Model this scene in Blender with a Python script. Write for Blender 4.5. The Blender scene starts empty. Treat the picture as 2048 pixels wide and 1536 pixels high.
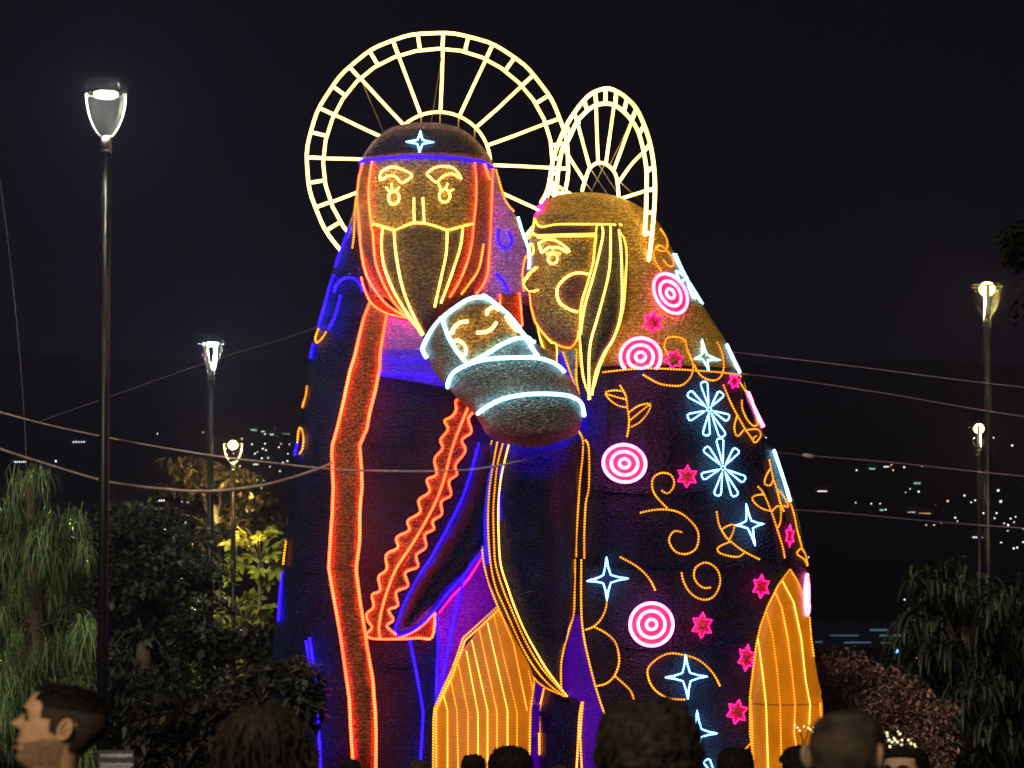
import bpy, bmesh, math, random
from mathutils import Vector, Matrix, noise
from mathutils.bvhtree import BVHTree
from mathutils.geometry import delaunay_2d_cdt
random.seed(7)
R = math.radians
S = bpy.context.scene
COL = S.collection
# ------------------------------------------------------------------ camera, light, exposure
F = 6800.0                       # focal length in pixels of the 2048-pixel wide photograph
CAMZ, HOR = 1.65, 1450.0         # eye height, horizon row
cd = bpy.data.cameras.new('camera'); cam = bpy.data.objects.new('camera', cd); COL.objects.link(cam)
cam.location = (0, 0, CAMZ); cam.rotation_euler = (R(90), 0, 0)
cd.sensor_width = 36.0; cd.lens = F/2048*36.0; cd.shift_y = (HOR-768)/2048
cd.clip_start = .1; cd.clip_end = 12000
cd.dof.use_dof = True; cd.dof.focus_distance = 49.5; cd.dof.aperture_fstop = 7.0
S.camera = cam
w = bpy.data.worlds.new('World'); S.world = w; w.use_nodes = True
bg = w.node_tree.nodes['Background']
bg.inputs['Color'].default_value = (.0027, .0021, .0046, 1); bg.inputs['Strength'].default_value = 1.0
sd = bpy.data.lights.new('sun', 'SUN'); sun = bpy.data.objects.new('sun', sd); COL.objects.link(sun)
sd.energy = 1.6; sd.angle = R(12); sd.color = (1, .86, .64)
sun.rotation_euler = Vector((.24, .9, -.42)).to_track_quat('-Z', 'Y').to_euler()
S.view_settings.view_transform = 'Standard'; S.view_settings.look = 'None'
S.view_settings.exposure = 0; S.view_settings.gamma = 1; S.view_settings.use_curve_mapping = False
S.render.engine = 'CYCLES'
S.cycles.use_denoising = True
S.cycles.max_bounces = 4; S.cycles.diffuse_bounces = 2; S.cycles.glossy_bounces = 2
S.cycles.sample_clamp_indirect = 4.0
S.cycles.filter_width = 1.7

# ------------------------------------------------------------------ helpers
def P(u, v, d):                  # the point at distance d seen at photo pixel (u, v)
    return Vector(((u-1024)*d/F, d, CAMZ+(HOR-v)*d/F))
def px(d): return d/F
def world_of(o):
    m = Matrix.LocRotScale(o.location, o.rotation_euler, o.scale)
    return m if o.parent is None else world_of(o.parent) @ o.matrix_parent_inverse @ m
def link(name, me, mat=None, parent=None, smooth=True):
    o = bpy.data.objects.new(name, me); COL.objects.link(o)
    if mat is not None and not me.materials: me.materials.append(mat)
    if parent is not None:
        o.parent = parent
        o.matrix_parent_inverse = world_of(parent).inverted()
    if smooth and me.polygons: me.polygons.foreach_set('use_smooth', [True]*len(me.polygons))
    return o
def mesh(name, vs, fs):
    me = bpy.data.meshes.new(name); me.from_pydata([tuple(p) for p in vs], [], fs); me.update(); return me
def empty(name, loc=(0, 0, 0), rz=0):
    o = bpy.data.objects.new(name, None); COL.objects.link(o); o.location = loc; o.rotation_euler.z = rz
    o.empty_display_size = .2
    return o
def tag(o, label=None, cat=None, group=None, kind=None):
    if label: o['label'] = label
    if cat: o['category'] = cat
    if group: o['group'] = group
    if kind: o['kind'] = kind
    return o
def cat_rom(p, n, closed=False):
    out = []; m = len(p)
    if m < 3: n_ = n; 
    seg = m if closed else m-1
    for i in range(seg):
        g = (lambda k: p[k % m]) if closed else (lambda k: p[min(max(k, 0), m-1)])
        a, b, c, d = g(i-1), g(i), g(i+1), g(i+2)
        for j in range(n):
            t = j/n
            out.append(tuple(.5*((2*b[k])+(-a[k]+c[k])*t+(2*a[k]-5*b[k]+4*c[k]-d[k])*t*t+(-a[k]+3*b[k]-3*c[k]+d[k])*t**3) for k in range(len(b))))
    if not closed: out.append(tuple(p[-1]))
    return out
def resample(pts, step, closed=False):
    q = list(pts)+([pts[0]] if closed else [])
    out = [q[0]]
    for a, b in zip(q, q[1:]):
        L = math.dist(a, b); k = max(1, int(L/step+.5))
        for j in range(1, k+1): out.append(tuple(a[i]+(b[i]-a[i])*j/k for i in range(len(a))))
    if closed: out.pop()
    return out
def tube_data(pts, r, n=6, closed=False, taper=None):
    pts = [Vector(p) for p in pts]; m = len(pts); vs = []; fs = []; run = []; acc = 0
    prev = None
    for i, p in enumerate(pts):
        a = pts[i-1] if (i or closed) else p; b = pts[(i+1) % m] if (i < m-1 or closed) else p
        t = (b-a); t = t.normalized() if t.length > 1e-9 else Vector((0, 0, 1))
        if prev is None:
            up = Vector((0, -1, 0)) if abs(t.y) < .9 else Vector((0, 0, 1)); s = t.cross(up).normalized()
        else:
            s = (prev-t*prev.dot(t)); s = s.normalized() if s.length > 1e-6 else t.orthogonal().normalized()
        prev = s; q = t.cross(s)
        if i: acc += (p-pts[i-1]).length
        rr = r if taper is None else r*taper(i/(m-1))
        for k in range(n):
            an = 2*math.pi*k/n; vs.append(p+(s*math.cos(an)+q*math.sin(an))*rr); run.append(acc)
    for i in range(m if closed else m-1):
        j = (i+1) % m
        for k in range(n): fs.append((i*n+k, i*n+(k+1) % n, j*n+(k+1) % n, j*n+k))
    if not closed:
        fs.append(tuple(range(n-1, -1, -1))); fs.append(tuple((m-1)*n+k for k in range(n)))
    return vs, fs, run
def tube(name, pts, r, mat, parent, n=6, closed=False, taper=None):
    vs, fs, run = tube_data(pts, r, n, closed, taper)
    me = mesh(name, vs, fs); a = me.attributes.new('run', 'FLOAT', 'POINT'); a.data.foreach_set('value', run)
    return link(name, me, mat, parent)
class MB:
    def __init__(s): s.v = []; s.f = []
    def add(s, vs, fs):
        o = len(s.v); s.v += [Vector(p) for p in vs]; s.f += [tuple(i+o for i in f) for f in fs]
    def tube(s, pts, r, n=6, closed=False, taper=None):
        a, b, _ = tube_data(pts, r, n, closed, taper); s.add(a, b)
    def box(s, c, h):
        x, y, z = c; a, b, d = h
        s.add([(x+i*a, y+j*b, z+k*d) for i in (-1, 1) for j in (-1, 1) for k in (-1, 1)],
              [(0, 1, 3, 2), (4, 6, 7, 5), (0, 4, 5, 1), (2, 3, 7, 6), (0, 2, 6, 4), (1, 5, 7, 3)])
    def build(s, name, mat, parent=None, smooth=True): return link(name, mesh(name, s.v, s.f), mat, parent, smooth)

# ------------------------------------------------------------------ materials
def new_mat(name):
    m = bpy.data.materials.new(name); m.use_nodes = True; nt = m.node_tree; nt.nodes.clear()
    out = nt.nodes.new('ShaderNodeOutputMaterial'); return m, nt, out
def node(nt, t, **kw):
    n = nt.nodes.new(t)
    for k, v in kw.items(): setattr(n, k, v)
    return n
_mc = {}
def rope_mat(name, col, strength, bead=.75, pitch=.041):
    if name in _mc: return _mc[name]
    m, nt, out = new_mat(name); L = nt.links
    em = node(nt, 'ShaderNodeEmission'); em.inputs['Color'].default_value = (*col, 1)
    at = node(nt, 'ShaderNodeAttribute', attribute_name='run')
    mu = node(nt, 'ShaderNodeMath', operation='MULTIPLY'); mu.inputs[1].default_value = 2*math.pi/pitch
    si = node(nt, 'ShaderNodeMath', operation='SINE')
    ma = node(nt, 'ShaderNodeMath', operation='MULTIPLY_ADD'); ma.inputs[1].default_value = bead*strength; ma.inputs[2].default_value = strength
    nz = node(nt, 'ShaderNodeTexNoise'); nz.inputs['Scale'].default_value = 1.7; nz.inputs['Detail'].default_value = 2
    mr = node(nt, 'ShaderNodeMapRange'); mr.inputs[1].default_value = .3; mr.inputs[2].default_value = .7; mr.inputs[3].default_value = .6; mr.inputs[4].default_value = 1.35
    m2 = node(nt, 'ShaderNodeMath', operation='MULTIPLY')
    L.new(at.outputs['Fac'], mu.inputs[0]); L.new(mu.outputs[0], si.inputs[0]); L.new(si.outputs[0], ma.inputs[0])
    L.new(nz.outputs[0], mr.inputs[0]); L.new(ma.outputs[0], m2.inputs[0]); L.new(mr.outputs[0], m2.inputs[1])
    L.new(m2.outputs[0], em.inputs['Strength']); L.new(em.outputs[0], out.inputs['Surface'])
    _mc[name] = m; return m
def fabric(name, col, col2=None, rough=.5, bump=.5, glow=None, lo=.30, band=6.0, spec=.5):
    if name in _mc: return _mc[name]
    m, nt, out = new_mat(name); L = nt.links
    b = node(nt, 'ShaderNodeBsdfPrincipled'); b.inputs['Roughness'].default_value = rough
    b.inputs['Specular IOR Level'].default_value = spec
    tc = node(nt, 'ShaderNodeTexCoord')
    n1 = node(nt, 'ShaderNodeTexNoise'); n1.inputs['Scale'].default_value = 26; n1.inputs['Detail'].default_value = 3
    n2 = node(nt, 'ShaderNodeTexNoise'); n2.inputs['Scale'].default_value = 1.6; n2.inputs['Detail'].default_value = 4
    wv = node(nt, 'ShaderNodeTexWave', wave_type='BANDS', bands_direction='Z'); wv.inputs['Scale'].default_value = band
    wv.inputs['Distortion'].default_value = 7.0; wv.inputs['Detail'].default_value = 2; wv.inputs['Detail Scale'].default_value = 6
    vo = node(nt, 'ShaderNodeTexVoronoi'); vo.inputs['Scale'].default_value = 30
    mp = node(nt, 'ShaderNodeMapping'); mp.inputs['Scale'].default_value = (.75, .75, 1.35); L.new(tc.outputs['Object'], mp.inputs[0])
    for t in (n1, n2, wv, vo): L.new((mp if t in (n1, vo) else tc).outputs[0 if t in (n1, vo) else 'Object'], t.inputs['Vector'])
    c2 = col2 or tuple(min(1, c*1.9+.004) for c in col); c1 = tuple(c*lo for c in col)
    ad = node(nt, 'ShaderNodeMath', operation='MULTIPLY_ADD'); ad.inputs[1].default_value = .22
    L.new(wv.outputs['Fac'], ad.inputs[0]); L.new(n1.outputs[0], ad.inputs[2])
    a2 = node(nt, 'ShaderNodeMath', operation='MULTIPLY_ADD'); a2.inputs[1].default_value = .5
    L.new(n2.outputs[0], a2.inputs[0]); L.new(ad.outputs[0], a2.inputs[2])
    rp = node(nt, 'ShaderNodeMapRange'); rp.inputs[1].default_value = .42; rp.inputs[2].default_value = 1.02
    sv = node(nt, 'ShaderNodeMath', operation='MULTIPLY_ADD'); sv.inputs[1].default_value = -.62
    L.new(vo.outputs['Distance'], sv.inputs[0]); L.new(a2.outputs[0], sv.inputs[2]); L.new(sv.outputs[0], rp.inputs[0])
    mx = node(nt, 'ShaderNodeMix', data_type='RGBA'); mx.inputs[6].default_value = (*c1, 1); mx.inputs[7].default_value = (*c2, 1)
    L.new(rp.outputs[0], mx.inputs[0]); L.new(mx.outputs[2], b.inputs['Base Color'])
    bu = node(nt, 'ShaderNodeBump'); bu.inputs['Strength'].default_value = bump; bu.inputs['Distance'].default_value = .05
    sm = node(nt, 'ShaderNodeMath', operation='ADD'); L.new(ad.outputs[0], sm.inputs[0]); L.new(vo.outputs['Distance'], sm.inputs[1])
    L.new(sm.outputs[0], bu.inputs['Height']); L.new(bu.outputs[0], b.inputs['Normal'])
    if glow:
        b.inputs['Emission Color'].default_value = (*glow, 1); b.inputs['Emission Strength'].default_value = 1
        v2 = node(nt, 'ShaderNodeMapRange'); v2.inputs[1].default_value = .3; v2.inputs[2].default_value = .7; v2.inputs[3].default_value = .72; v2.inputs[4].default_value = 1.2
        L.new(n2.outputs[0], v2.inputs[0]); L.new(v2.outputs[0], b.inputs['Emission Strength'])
    L.new(b.outputs[0], out.inputs['Surface'])
    _mc[name] = m; return m
def plain(name, col, rough=.6, metal=0, var=.35, scale=8, bump=.0, spec=.5, attr=None, trans=0):
    if name in _mc: return _mc[name]
    m, nt, out = new_mat(name); L = nt.links
    b = node(nt, 'ShaderNodeBsdfPrincipled'); b.inputs['Roughness'].default_value = rough; b.inputs['Metallic'].default_value = metal
    b.inputs['Specular IOR Level'].default_value = spec
    n1 = node(nt, 'ShaderNodeTexNoise'); n1.inputs['Scale'].default_value = scale; n1.inputs['Detail'].default_value = 5
    tc = node(nt, 'ShaderNodeTexCoord'); L.new(tc.outputs['Object'], n1.inputs['Vector'])
    mx = node(nt, 'ShaderNodeMix', data_type='RGBA')
    mx.inputs[6].default_value = (*[c*(1-var) for c in col], 1); mx.inputs[7].default_value = (*[min(1, c*(1+var)) for c in col], 1)
    mr = node(nt, 'ShaderNodeMapRange'); mr.inputs[1].default_value = .3; mr.inputs[2].default_value = .7
    L.new(n1.outputs[0], mr.inputs[0])
    if attr:
        at = node(nt, 'ShaderNodeAttribute', attribute_name=attr); L.new(at.outputs['Fac'], mx.inputs[0])
    else: L.new(mr.outputs[0], mx.inputs[0])
    L.new(mx.outputs[2], b.inputs['Base Color'])
    if bump:
        bu = node(nt, 'ShaderNodeBump'); bu.inputs['Strength'].default_value = bump; bu.inputs['Distance'].default_value = .02
        L.new(n1.outputs[0], bu.inputs['Height']); L.new(bu.outputs[0], b.inputs['Normal'])
    if trans:
        tr = node(nt, 'ShaderNodeBsdfTranslucent'); L.new(mx.outputs[2], tr.inputs[0]); ms = node(nt, 'ShaderNodeMixShader'); ms.inputs[0].default_value = trans
        L.new(b.outputs[0], ms.inputs[1]); L.new(tr.outputs[0], ms.inputs[2]); L.new(ms.outputs[0], out.inputs['Surface'])
    else: L.new(b.outputs[0], out.inputs['Surface'])
    _mc[name] = m; return m
def glow_mat(name, col, s):
    if name in _mc: return _mc[name]
    m, nt, out = new_mat(name); em = node(nt, 'ShaderNodeEmission'); em.inputs[0].default_value = (*col, 1); em.inputs[1].default_value = s
    nt.links.new(em.outputs[0], out.inputs[0]); _mc[name] = m; return m

BLW = rope_mat('hidden_blue_wash', (.02, .010, 1), 48.0, .3)
HALO = rope_mat('light_halo', (1, .62, .13), 7.0, .08)
RED = rope_mat('light_red', (1, .046, .012), 12.0, .55)
ORG = rope_mat('light_orange', (1, .20, .02), 4.5, .7)
AMB = rope_mat('light_amber', (1, .29, .014), 2.0, .9)
YEL = rope_mat('light_yellow', (1, .50, .06), 4.6, .75)
BRD = rope_mat('light_pale_yellow', (1, .66, .11), 5.0, .65)
BLU = rope_mat('light_blue', (.012, .003, 1), 7.5, .65)
WHT = rope_mat('light_cool_white', (.20, .60, 1), 8.0, .65)
SWD = rope_mat('light_white', (.30, .78, 1), 7.0, .05)
WRM = rope_mat('light_warm_white', (1, .56, .15), 7.0, .05)
PNK = rope_mat('light_pink', (1, .008, .14), 6.0, .85)
TGT = rope_mat('light_rose', (1, .12, .36), 10.0, .05)
MF = dict(
    veil=fabric('cloth_mauve', (.40, .19, .42), bump=.7), cap=fabric('cloth_midnight', (.030, .017, .055), (.075, .045, .12), bump=.7), navy=fabric('cloth_navy', (.004, .006, .050), (.015, .020, .18), rough=.38, bump=.9, spec=.35),
    face=fabric('cloth_tan', (.62, .31, .075), bump=.8), beard=fabric('cloth_brown', (.25, .135, .065), bump=.7),
    hair=fabric('cloth_russet', (.58, .125, .03), bump=.7), stole=fabric('cloth_red_brown', (.40, .085, .026), bump=.7),
    blue=fabric('cloth_blue', (.10, .05, .62), bump=.9, glow=(.030, .006, .46)), violet=fabric('cloth_violet', (.34, .07, .60), rough=.6, bump=.35, glow=(.065, .012, .17)), vglow=fabric('cloth_violet_backlit', (.24, .02, .42), rough=.6, bump=.2, spec=.1, glow=(.085, .0, .24)),  # blue, violet and vglow emit: light falling on these panels put into the cloth
    gold=fabric('cloth_gold', (.60, .33, .06), bump=.8, glow=(.070, .028, .001)), mauveglow=fabric('cloth_mauve_glow', (.42, .18, .46), bump=.6, glow=(.085, .024, .12)), mhair=fabric('cloth_dark_gold', (.10, .065, .03)),  # gold and mauveglow emit in place of light falling on the veils
    pale=fabric('cloth_pale', (.42, .37, .30), (.75, .67, .55), bump=1.0, band=9), skin=fabric('cloth_light_tan', (.62, .34, .10), bump=.8),
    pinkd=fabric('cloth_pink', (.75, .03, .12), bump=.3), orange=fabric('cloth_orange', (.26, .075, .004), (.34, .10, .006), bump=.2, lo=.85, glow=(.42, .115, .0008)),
    strip=fabric('cloth_blue_backlit', (.05, .03, .6), bump=.3, glow=(.012, .004, .75)), plum=fabric('cloth_plum', (.05, .004, .18), bump=.3, spec=.08, glow=(.036, .0, .20)),
    sea=fabric('cloth_sea_grey', (.30, .42, .42), bump=.4), band=fabric('cloth_dark_plum', (.03, .014, .04)),
    pleat=fabric('cloth_bright_orange', (.75, .16, .02), bump=1.0), collar=fabric('cloth_red', (.62, .05, .02), bump=.8),
    rose=fabric('cloth_rose_brown', (.22, .06, .05), bump=.5))
STEEL = plain('strut_steel', (.32, .27, .22), .45, .6)

# ------------------------------------------------------------------ lit figures: lofts, patches and rope lights on their surfaces
BV = []                                   # surfaces of the figure being built
def bvh_of(me):
    return BVHTree.FromPolygons([v.co.copy() for v in me.vertices], [tuple(p.vertices) for p in me.polygons])
CO = Vector((0, 0, CAMZ))
def cast(u, v, surfs=None, dflt=50.0):
    d = P(u, v, 1)-CO; d.normalize(); best = None
    for b in (surfs or BV):
        h = b.ray_cast(CO, d)
        if h[0] is not None and (best is None or h[3] < best[2]): best = (h[0], h[1] if h[1].dot(d) < 0 else -h[1], h[3])
    return best
def loft(name, rungs, mat, parent, n=56, pw=2.3, sub=4, ruf=.012, reg=True):
    """rungs: (uL, vL, uR, vR, depth of the centre, half depth): horizontal sections given by both silhouettes"""
    rs = cat_rom(rungs, sub); vs = []; fs = []
    for (uL, vL, uR, vR, yc, b) in rs:
        A, B = P(uL, vL, yc), P(uR, vR, yc); c = (A+B)/2; h = (B-A)/2; dv = Vector((0, max(b, .01), 0))
        for k in range(n):
            t = 2*math.pi*k/n; ct, st = math.cos(t), math.sin(t)
            q = c+h*(math.copysign(abs(ct)**(2/pw), ct))+dv*(math.copysign(abs(st)**(2/pw), st))
            if ruf:
                nn = noise.noise(q*Vector((1, 1, .35))*1.3 if False else Vector((q.x*1.3, q.y*1.3, q.z*.5)))
                q = q+(h.normalized()*ct+Vector((0, st, 0)))*nn*ruf*min(1, h.length*2)
            vs.append(q)
    m = len(rs)
    for i in range(m-1):
        for k in range(n): fs.append((i*n+k, i*n+(k+1) % n, (i+1)*n+(k+1) % n, (i+1)*n+k))
    fs.append(tuple(range(n))); fs.append(tuple((m-1)*n+k for k in range(n-1, -1, -1)))
    me = mesh(name, vs, fs); bm = bmesh.new(); bm.from_mesh(me); bmesh.ops.recalc_face_normals(bm, faces=bm.faces); bm.to_mesh(me); bm.free()
    o = link(name, me, mat, parent)
    if reg: BV.append(bvh_of(me))
    return o
def H(v, uL, uR, yc, b): return (uL, v, uR, v, yc, b)
def inside(p, poly):
    x, y = p; c = False; j = len(poly)-1
    for i in range(len(poly)):
        xi, yi = poly[i]; xj, yj = poly[j]
        if (yi > y) != (yj > y) and x < (xj-xi)*(y-yi)/(yj-yi)+xi: c = not c
        j = i
    return c
def dist_poly(p, poly):
    best = 1e9
    for (ax, ay), (bx, by) in zip(poly, poly[1:]+poly[:1]):
        dx, dy = bx-ax, by-ay; L = dx*dx+dy*dy or 1e-9; t = max(0, min(1, ((p[0]-ax)*dx+(p[1]-ay)*dy)/L))
        best = min(best, math.hypot(p[0]-ax-t*dx, p[1]-ay-t*dy))
    return best
def patch(name, poly, mat, parent, off=.015, bulge=0, bw=20, step=11, surfs=None, smooth=False, reg=True, dflt=None):
    """a cloth panel with real thickness lying on the figure's surface, outline given in photo pixels"""
    if smooth: poly = cat_rom(poly, 4, True)
    b = resample(poly, step, True); nb = len(b); pts = list(b)
    x0, x1 = min(p[0] for p in b), max(p[0] for p in b); y0, y1 = min(p[1] for p in b), max(p[1] for p in b)
    y = y0+step/2
    while y < y1:
        x = x0+step/2
        while x < x1:
            if inside((x, y), poly) and dist_poly((x, y), poly) > step*.45: pts.append((x, y))
            x += step
        y += step
    vv, ee, ff, ov, _, _ = delaunay_2d_cdt([Vector(p) for p in pts], [(i, (i+1) % nb) for i in range(nb)], [], 1, 1e-4)
    top = []; bot = []; last = dflt or 50.0
    hits = [cast(p.x, p.y, surfs) for p in vv]
    good = [h[0].y for h in hits if h]; mid = dflt or (sorted(good)[len(good)//2] if good else 50)
    for p, h in zip(vv, hits):
        if h is None:
            q = P(p.x, p.y, mid); nn = Vector((0, -1, 0))
        else: q, nn = h[0], (h[1]+Vector((0, -1, 0))).normalized()
        o = off
        if bulge:
            dd = dist_poly((p.x, p.y), poly); o += bulge*math.sqrt(max(0, 1-(1-min(1, dd/bw))**2))
        top.append(q+nn*o); bot.append(q-nn*.02)
    n = len(top); cnt = {}
    for f in ff:
        for a, c in zip(f, f[1:]+f[:1]): cnt[(a, c)] = 1
    fs = [tuple(f) for f in ff]+[tuple(i+n for i in reversed(f)) for f in ff]
    for (a, c) in cnt:
        if (c, a) not in cnt: fs.append((c, a, a+n, c+n))
    me = mesh(name, top+bot, fs); bm = bmesh.new(); bm.from_mesh(me); bmesh.ops.recalc_face_normals(bm, faces=bm.faces); bm.to_mesh(me); bm.free()
    ob = link(name, me, mat, parent)
    if reg: BV.append(bvh_of(me))
    return ob
RR = .0118
def rope(name, pts, mat, parent, r=RR, closed=False, smooth=True, surfs=None, lift=2.3, step=5, dflt=None):
    q = cat_rom(pts, 4, closed) if (smooth and len(pts) > 2) else pts
    q = resample(q, step, closed)
    hits = [cast(u, v, surfs) for u, v in q]
    good = [h[0].y for h in hits if h]; last = good[0] if good else (dflt or 50.0)
    nrm = [((h[1]+Vector((0, -.6, 0))).normalized() if h else Vector((0, -1, 0))) for h in hits]; m_ = len(nrm); K = 5
    out = []
    for i, ((u, v), h) in enumerate(zip(q, hits)):
        if h is None: out.append(P(u, v, last-.02))
        else:
            last = h[0].y; nn = Vector((0, 0, 0))
            for k in range(-K, K+1):
                jj = (i+k) % m_ if closed else min(max(i+k, 0), m_-1); nn += nrm[jj]
            d_ = (h[0]-CO).normalized(); nn.normalize(); side = nn-d_*nn.dot(d_)
            out.append(h[0]-d_*r*lift*1.1+side*r*lift*.35)
    for _ in range(1):                     # ease small jumps where the cord crosses from one surface to another
        if len(out) > 4:
            s = [p.copy() for p in out]
            for i in range(1, len(out)-1): s[i].y = (out[i-1].y+out[i].y*2+out[i+1].y)/4
            out = s
    return tube(name, out, r, mat, parent, 6, closed)
def ring_pts(cu, cv, a, b=None, rot=0, n=28):
    b = b or a; c, s = math.cos(R(rot)), math.sin(R(rot))
    return [(cu+a*math.cos(t)*c-b*math.sin(t)*s, cv+a*math.cos(t)*s+b*math.sin(t)*c) for t in [2*math.pi*i/n for i in range(n)]]
def star4(cx, cy, top, right, bottom, left, parent, label=None):
    g = empty('star_ornament'); g.parent = parent
    pts = []
    A = [top, right, bottom, left]
    for i in range(4):
        a, b = A[i], A[(i+1) % 4]
        mx, my = (a[0]+b[0])/2, (a[1]+b[1])/2
        w1 = (cx+(mx-cx)*.36, cy+(my-cy)*.36)
        pts += [a, ((a[0]+w1[0])/2*1+(cx-mx)*.05, (a[1]+w1[1])/2+(cy-my)*.05), w1, ((b[0]+w1[0])/2+(cx-mx)*.05, (b[1]+w1[1])/2+(cy-my)*.05)]
    o = rope('star_ornament', pts, WHT, parent, RR*.95, True, False)
    bpy.data.objects.remove(g)
    return o
def star6(cx, cy, rx, ry, parent, rot=8):
    pts = []
    for i in range(12):
        t = R(rot+30*i-90); k = 1 if i % 2 == 0 else .56
        pts.append((cx+rx*k*math.cos(t), cy+ry*k*math.sin(t)))
    f = patch('pink_star_ornament', [(cx+(x-cx)*.9, cy+(y-cy)*.9) for x, y in pts], MF['pinkd'], parent, .006, step=9, reg=False)
    rope('rope_light', pts, PNK, f, RR*.9, True, False)
    return f
def target(cx, cy, a, b, parent, rot=0, clip=None, off=(0, 0)):
    outl = ring_pts(cx, cy, a*1.07, b*1.07, rot, 36)
    if clip: outl = [(u, min(v, clip)) for u, v in outl]
    f = patch('target_ornament', outl, MF['pinkd'], parent, .012, step=9)
    for i, k in enumerate((1, .63, .24)):
        pts = ring_pts(cx+off[0]*i, cy+off[1]*i, a*k, b*k, rot, 36); 
        if clip and max(p[1] for p in pts) > clip:
            i0 = [j for j in range(36) if pts[j][1] > clip]; s = (max(i0)+1) % 36
            run = [pts[(s+j) % 36] for j in range(36) if pts[(s+j) % 36][1] <= clip]; rope('ring_light', run, TGT, f, .023)
        else: rope('ring_light', pts, TGT, f, .023, True)
    BV.pop()
    return f
def flower(cx, cy, tips, parent, wd=5.6):
    g = None
    for i, (tx, ty) in enumerate(tips):
        dx, dy = tx-cx, ty-cy; L = math.hypot(dx, dy); nx, ny = -dy/L, dx/L
        s = (cx+dx*.14, cy+dy*.14)
        pts = [s, (cx+dx*.90+nx*wd*1.25, cy+dy*.90+ny*wd*1.25), (cx+dx*.98+nx*wd*.95, cy+dy*.98+ny*wd*.95), (tx+nx*wd*.4, ty+ny*wd*.4), (tx-nx*wd*.4, ty-ny*wd*.4),
               (cx+dx*.98-nx*wd*.95, cy+dy*.98-ny*wd*.95), (cx+dx*.90-nx*wd*1.25, cy+dy*.90-ny*wd*1.25)]
        if g is None: g = rope('flower_ornament', ring_pts(cx, cy, 4, 4, 0, 10), WHT, parent, RR*.6, True)
        rope('petal', pts, WHT, g, RR*.85, True, False)
    return g
def zz(s): return [tuple(map(float, p.split(','))) for p in s.split()]

# ====== the bearded figure
BV.clear()
fa = empty('robed_figure', P(800, 1674, 50.5)); fa.location.z = 0
tag(fa, 'tall bearded robed figure with red neon stole, dark cap and round golden halo', 'light sculpture')
loft('robe', [H(560, 672, 1050, 50.7, .9), H(640, 640, 1080, 50.7, 1.2), H(720, 621, 1085, 50.6, 1.35), H(800, 608, 1090, 50.6, 1.45), H(900, 594, 1095, 50.5, 1.5),
     H(1000, 580, 1080, 50.5, 1.55), H(1100, 572, 1060, 50.5, 1.55), H(1200, 562, 1030, 50.5, 1.55), H(1300, 549, 1005, 50.5, 1.55), H(1400, 541, 990, 50.5, 1.6), H(1536, 534, 980, 50.5, 1.6), H(1676, 528, 980, 50.5, 1.6)], MF['navy'], fa, 72, ruf=.05)
loft('veil', [H(249, 838, 862, 50.5, .08), H(253, 805, 895, 50.5, .34), H(262, 776, 925, 50.5, .52), H(280, 752, 950, 50.5, .7), H(300, 735, 968, 50.5, .8), H(325, 722, 985, 50.5, .86), H(400, 713, 1012, 50.55, .86),
     H(450, 698, 1040, 50.6, .86), H(500, 681, 1060, 50.65, .95), H(560, 661, 1074, 50.65, 1.05), H(600, 650, 1080, 50.65, 1.1), H(622, 655, 1072, 50.65, 1.0)], MF['veil'], fa, 64)
hd = loft('hair', [H(322, 728, 982, 50.2, .70), H(330, 724, 985, 50.15, .80), H(400, 716, 985, 50.1, .88), H(460, 719, 984, 50.05, .90), H(500, 725, 980, 49.95, .90), H(550, 742, 972, 49.8, .82), H(580, 758, 956, 49.7, .72),
     H(600, 777, 940, 49.6, .6), H(620, 799, 911, 49.5, .45), H(640, 819, 886, 49.42, .3), H(655, 833, 868, 49.38, .18), H(670, 846, 851, 49.35, .04)], MF['hair'], fa, 64, 2.2)
patch('cap', zz('733,319 740,300 756,281 780,267 812,260 850,258 890,261 922,269 946,285 960,303 966,322 934,317 895,313 846,312 807,312 758,316'), MF['cap'], fa, .02, .02, 8, smooth=True, surfs=[BV[1]])
patch('mantle_fold', zz('712,460 722,505 735,560 742,606 735,640 690,640 645,640 655,590 670,540 688,490'), MF['navy'], fa, .02, surfs=BV[:2])
patch('mantle_side_glow', zz('986,340 1010,392 1040,452 1060,502 1071,560 1080,598 1040,590 1000,588 985,622 950,606 963,586 977,550 981,480 985,400'), MF['mauveglow'], fa, .015, surfs=BV[1:2])  # lit right side of the veil painted as a separate glowing patch
fc = patch('face', zz('746,322 800,317 846,315 900,317 949,324 952,367 951,406 947,447 920,453 894,461 867,451 848,446 829,446 817,449 790,461 766,453 747,447 739,406 739,367'), MF['face'], fa, .02)
be = patch('beard', zz('766,455 790,463 817,451 829,448 848,448 867,453 894,463 925,457 920,494 907,535 893,575 881,606 866,640 850,668 825,634 795,594 780,563 768,528 764,489'), MF['beard'], fa, .03, .07, 30)
rope('cap_rim_light', zz('720,330 727,322 758,318 807,314 846,314 895,315 934,319 963,324 984,336'), BLU, fa, .02)
star4(840, 284, (841, 262), (868, 285), (839, 308), (812, 284), fa)
for s in ('761,359 763,345 778,336 791,335 813,343 824,351 817,359 803,366 793,355 778,352 766,359', '854,348 867,337 885,333 905,336 918,349 922,358 908,349 895,349 883,356 872,365 860,355'):
    rope('eyebrow', zz(s), BRD, fc, .016, True)
for (cu, cv, ls) in ((788, 396, ('772,375 780,384', '783,367 785,381', '799,374 792,383')), (889, 392, ('877,368 882,380', '895,367 892,379', '907,379 900,383'))):
    e = rope('eye', ring_pts(cu, cv, 10.5, 13), BRD, fc, .017, True)
    for l in ls: rope('eyelash', zz(l), BRD, fc, .013)
patch('nose', zz('829,396 845,396 848,446 829,446'), MF['face'], fc, .03, .09, 8, 7)
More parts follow.
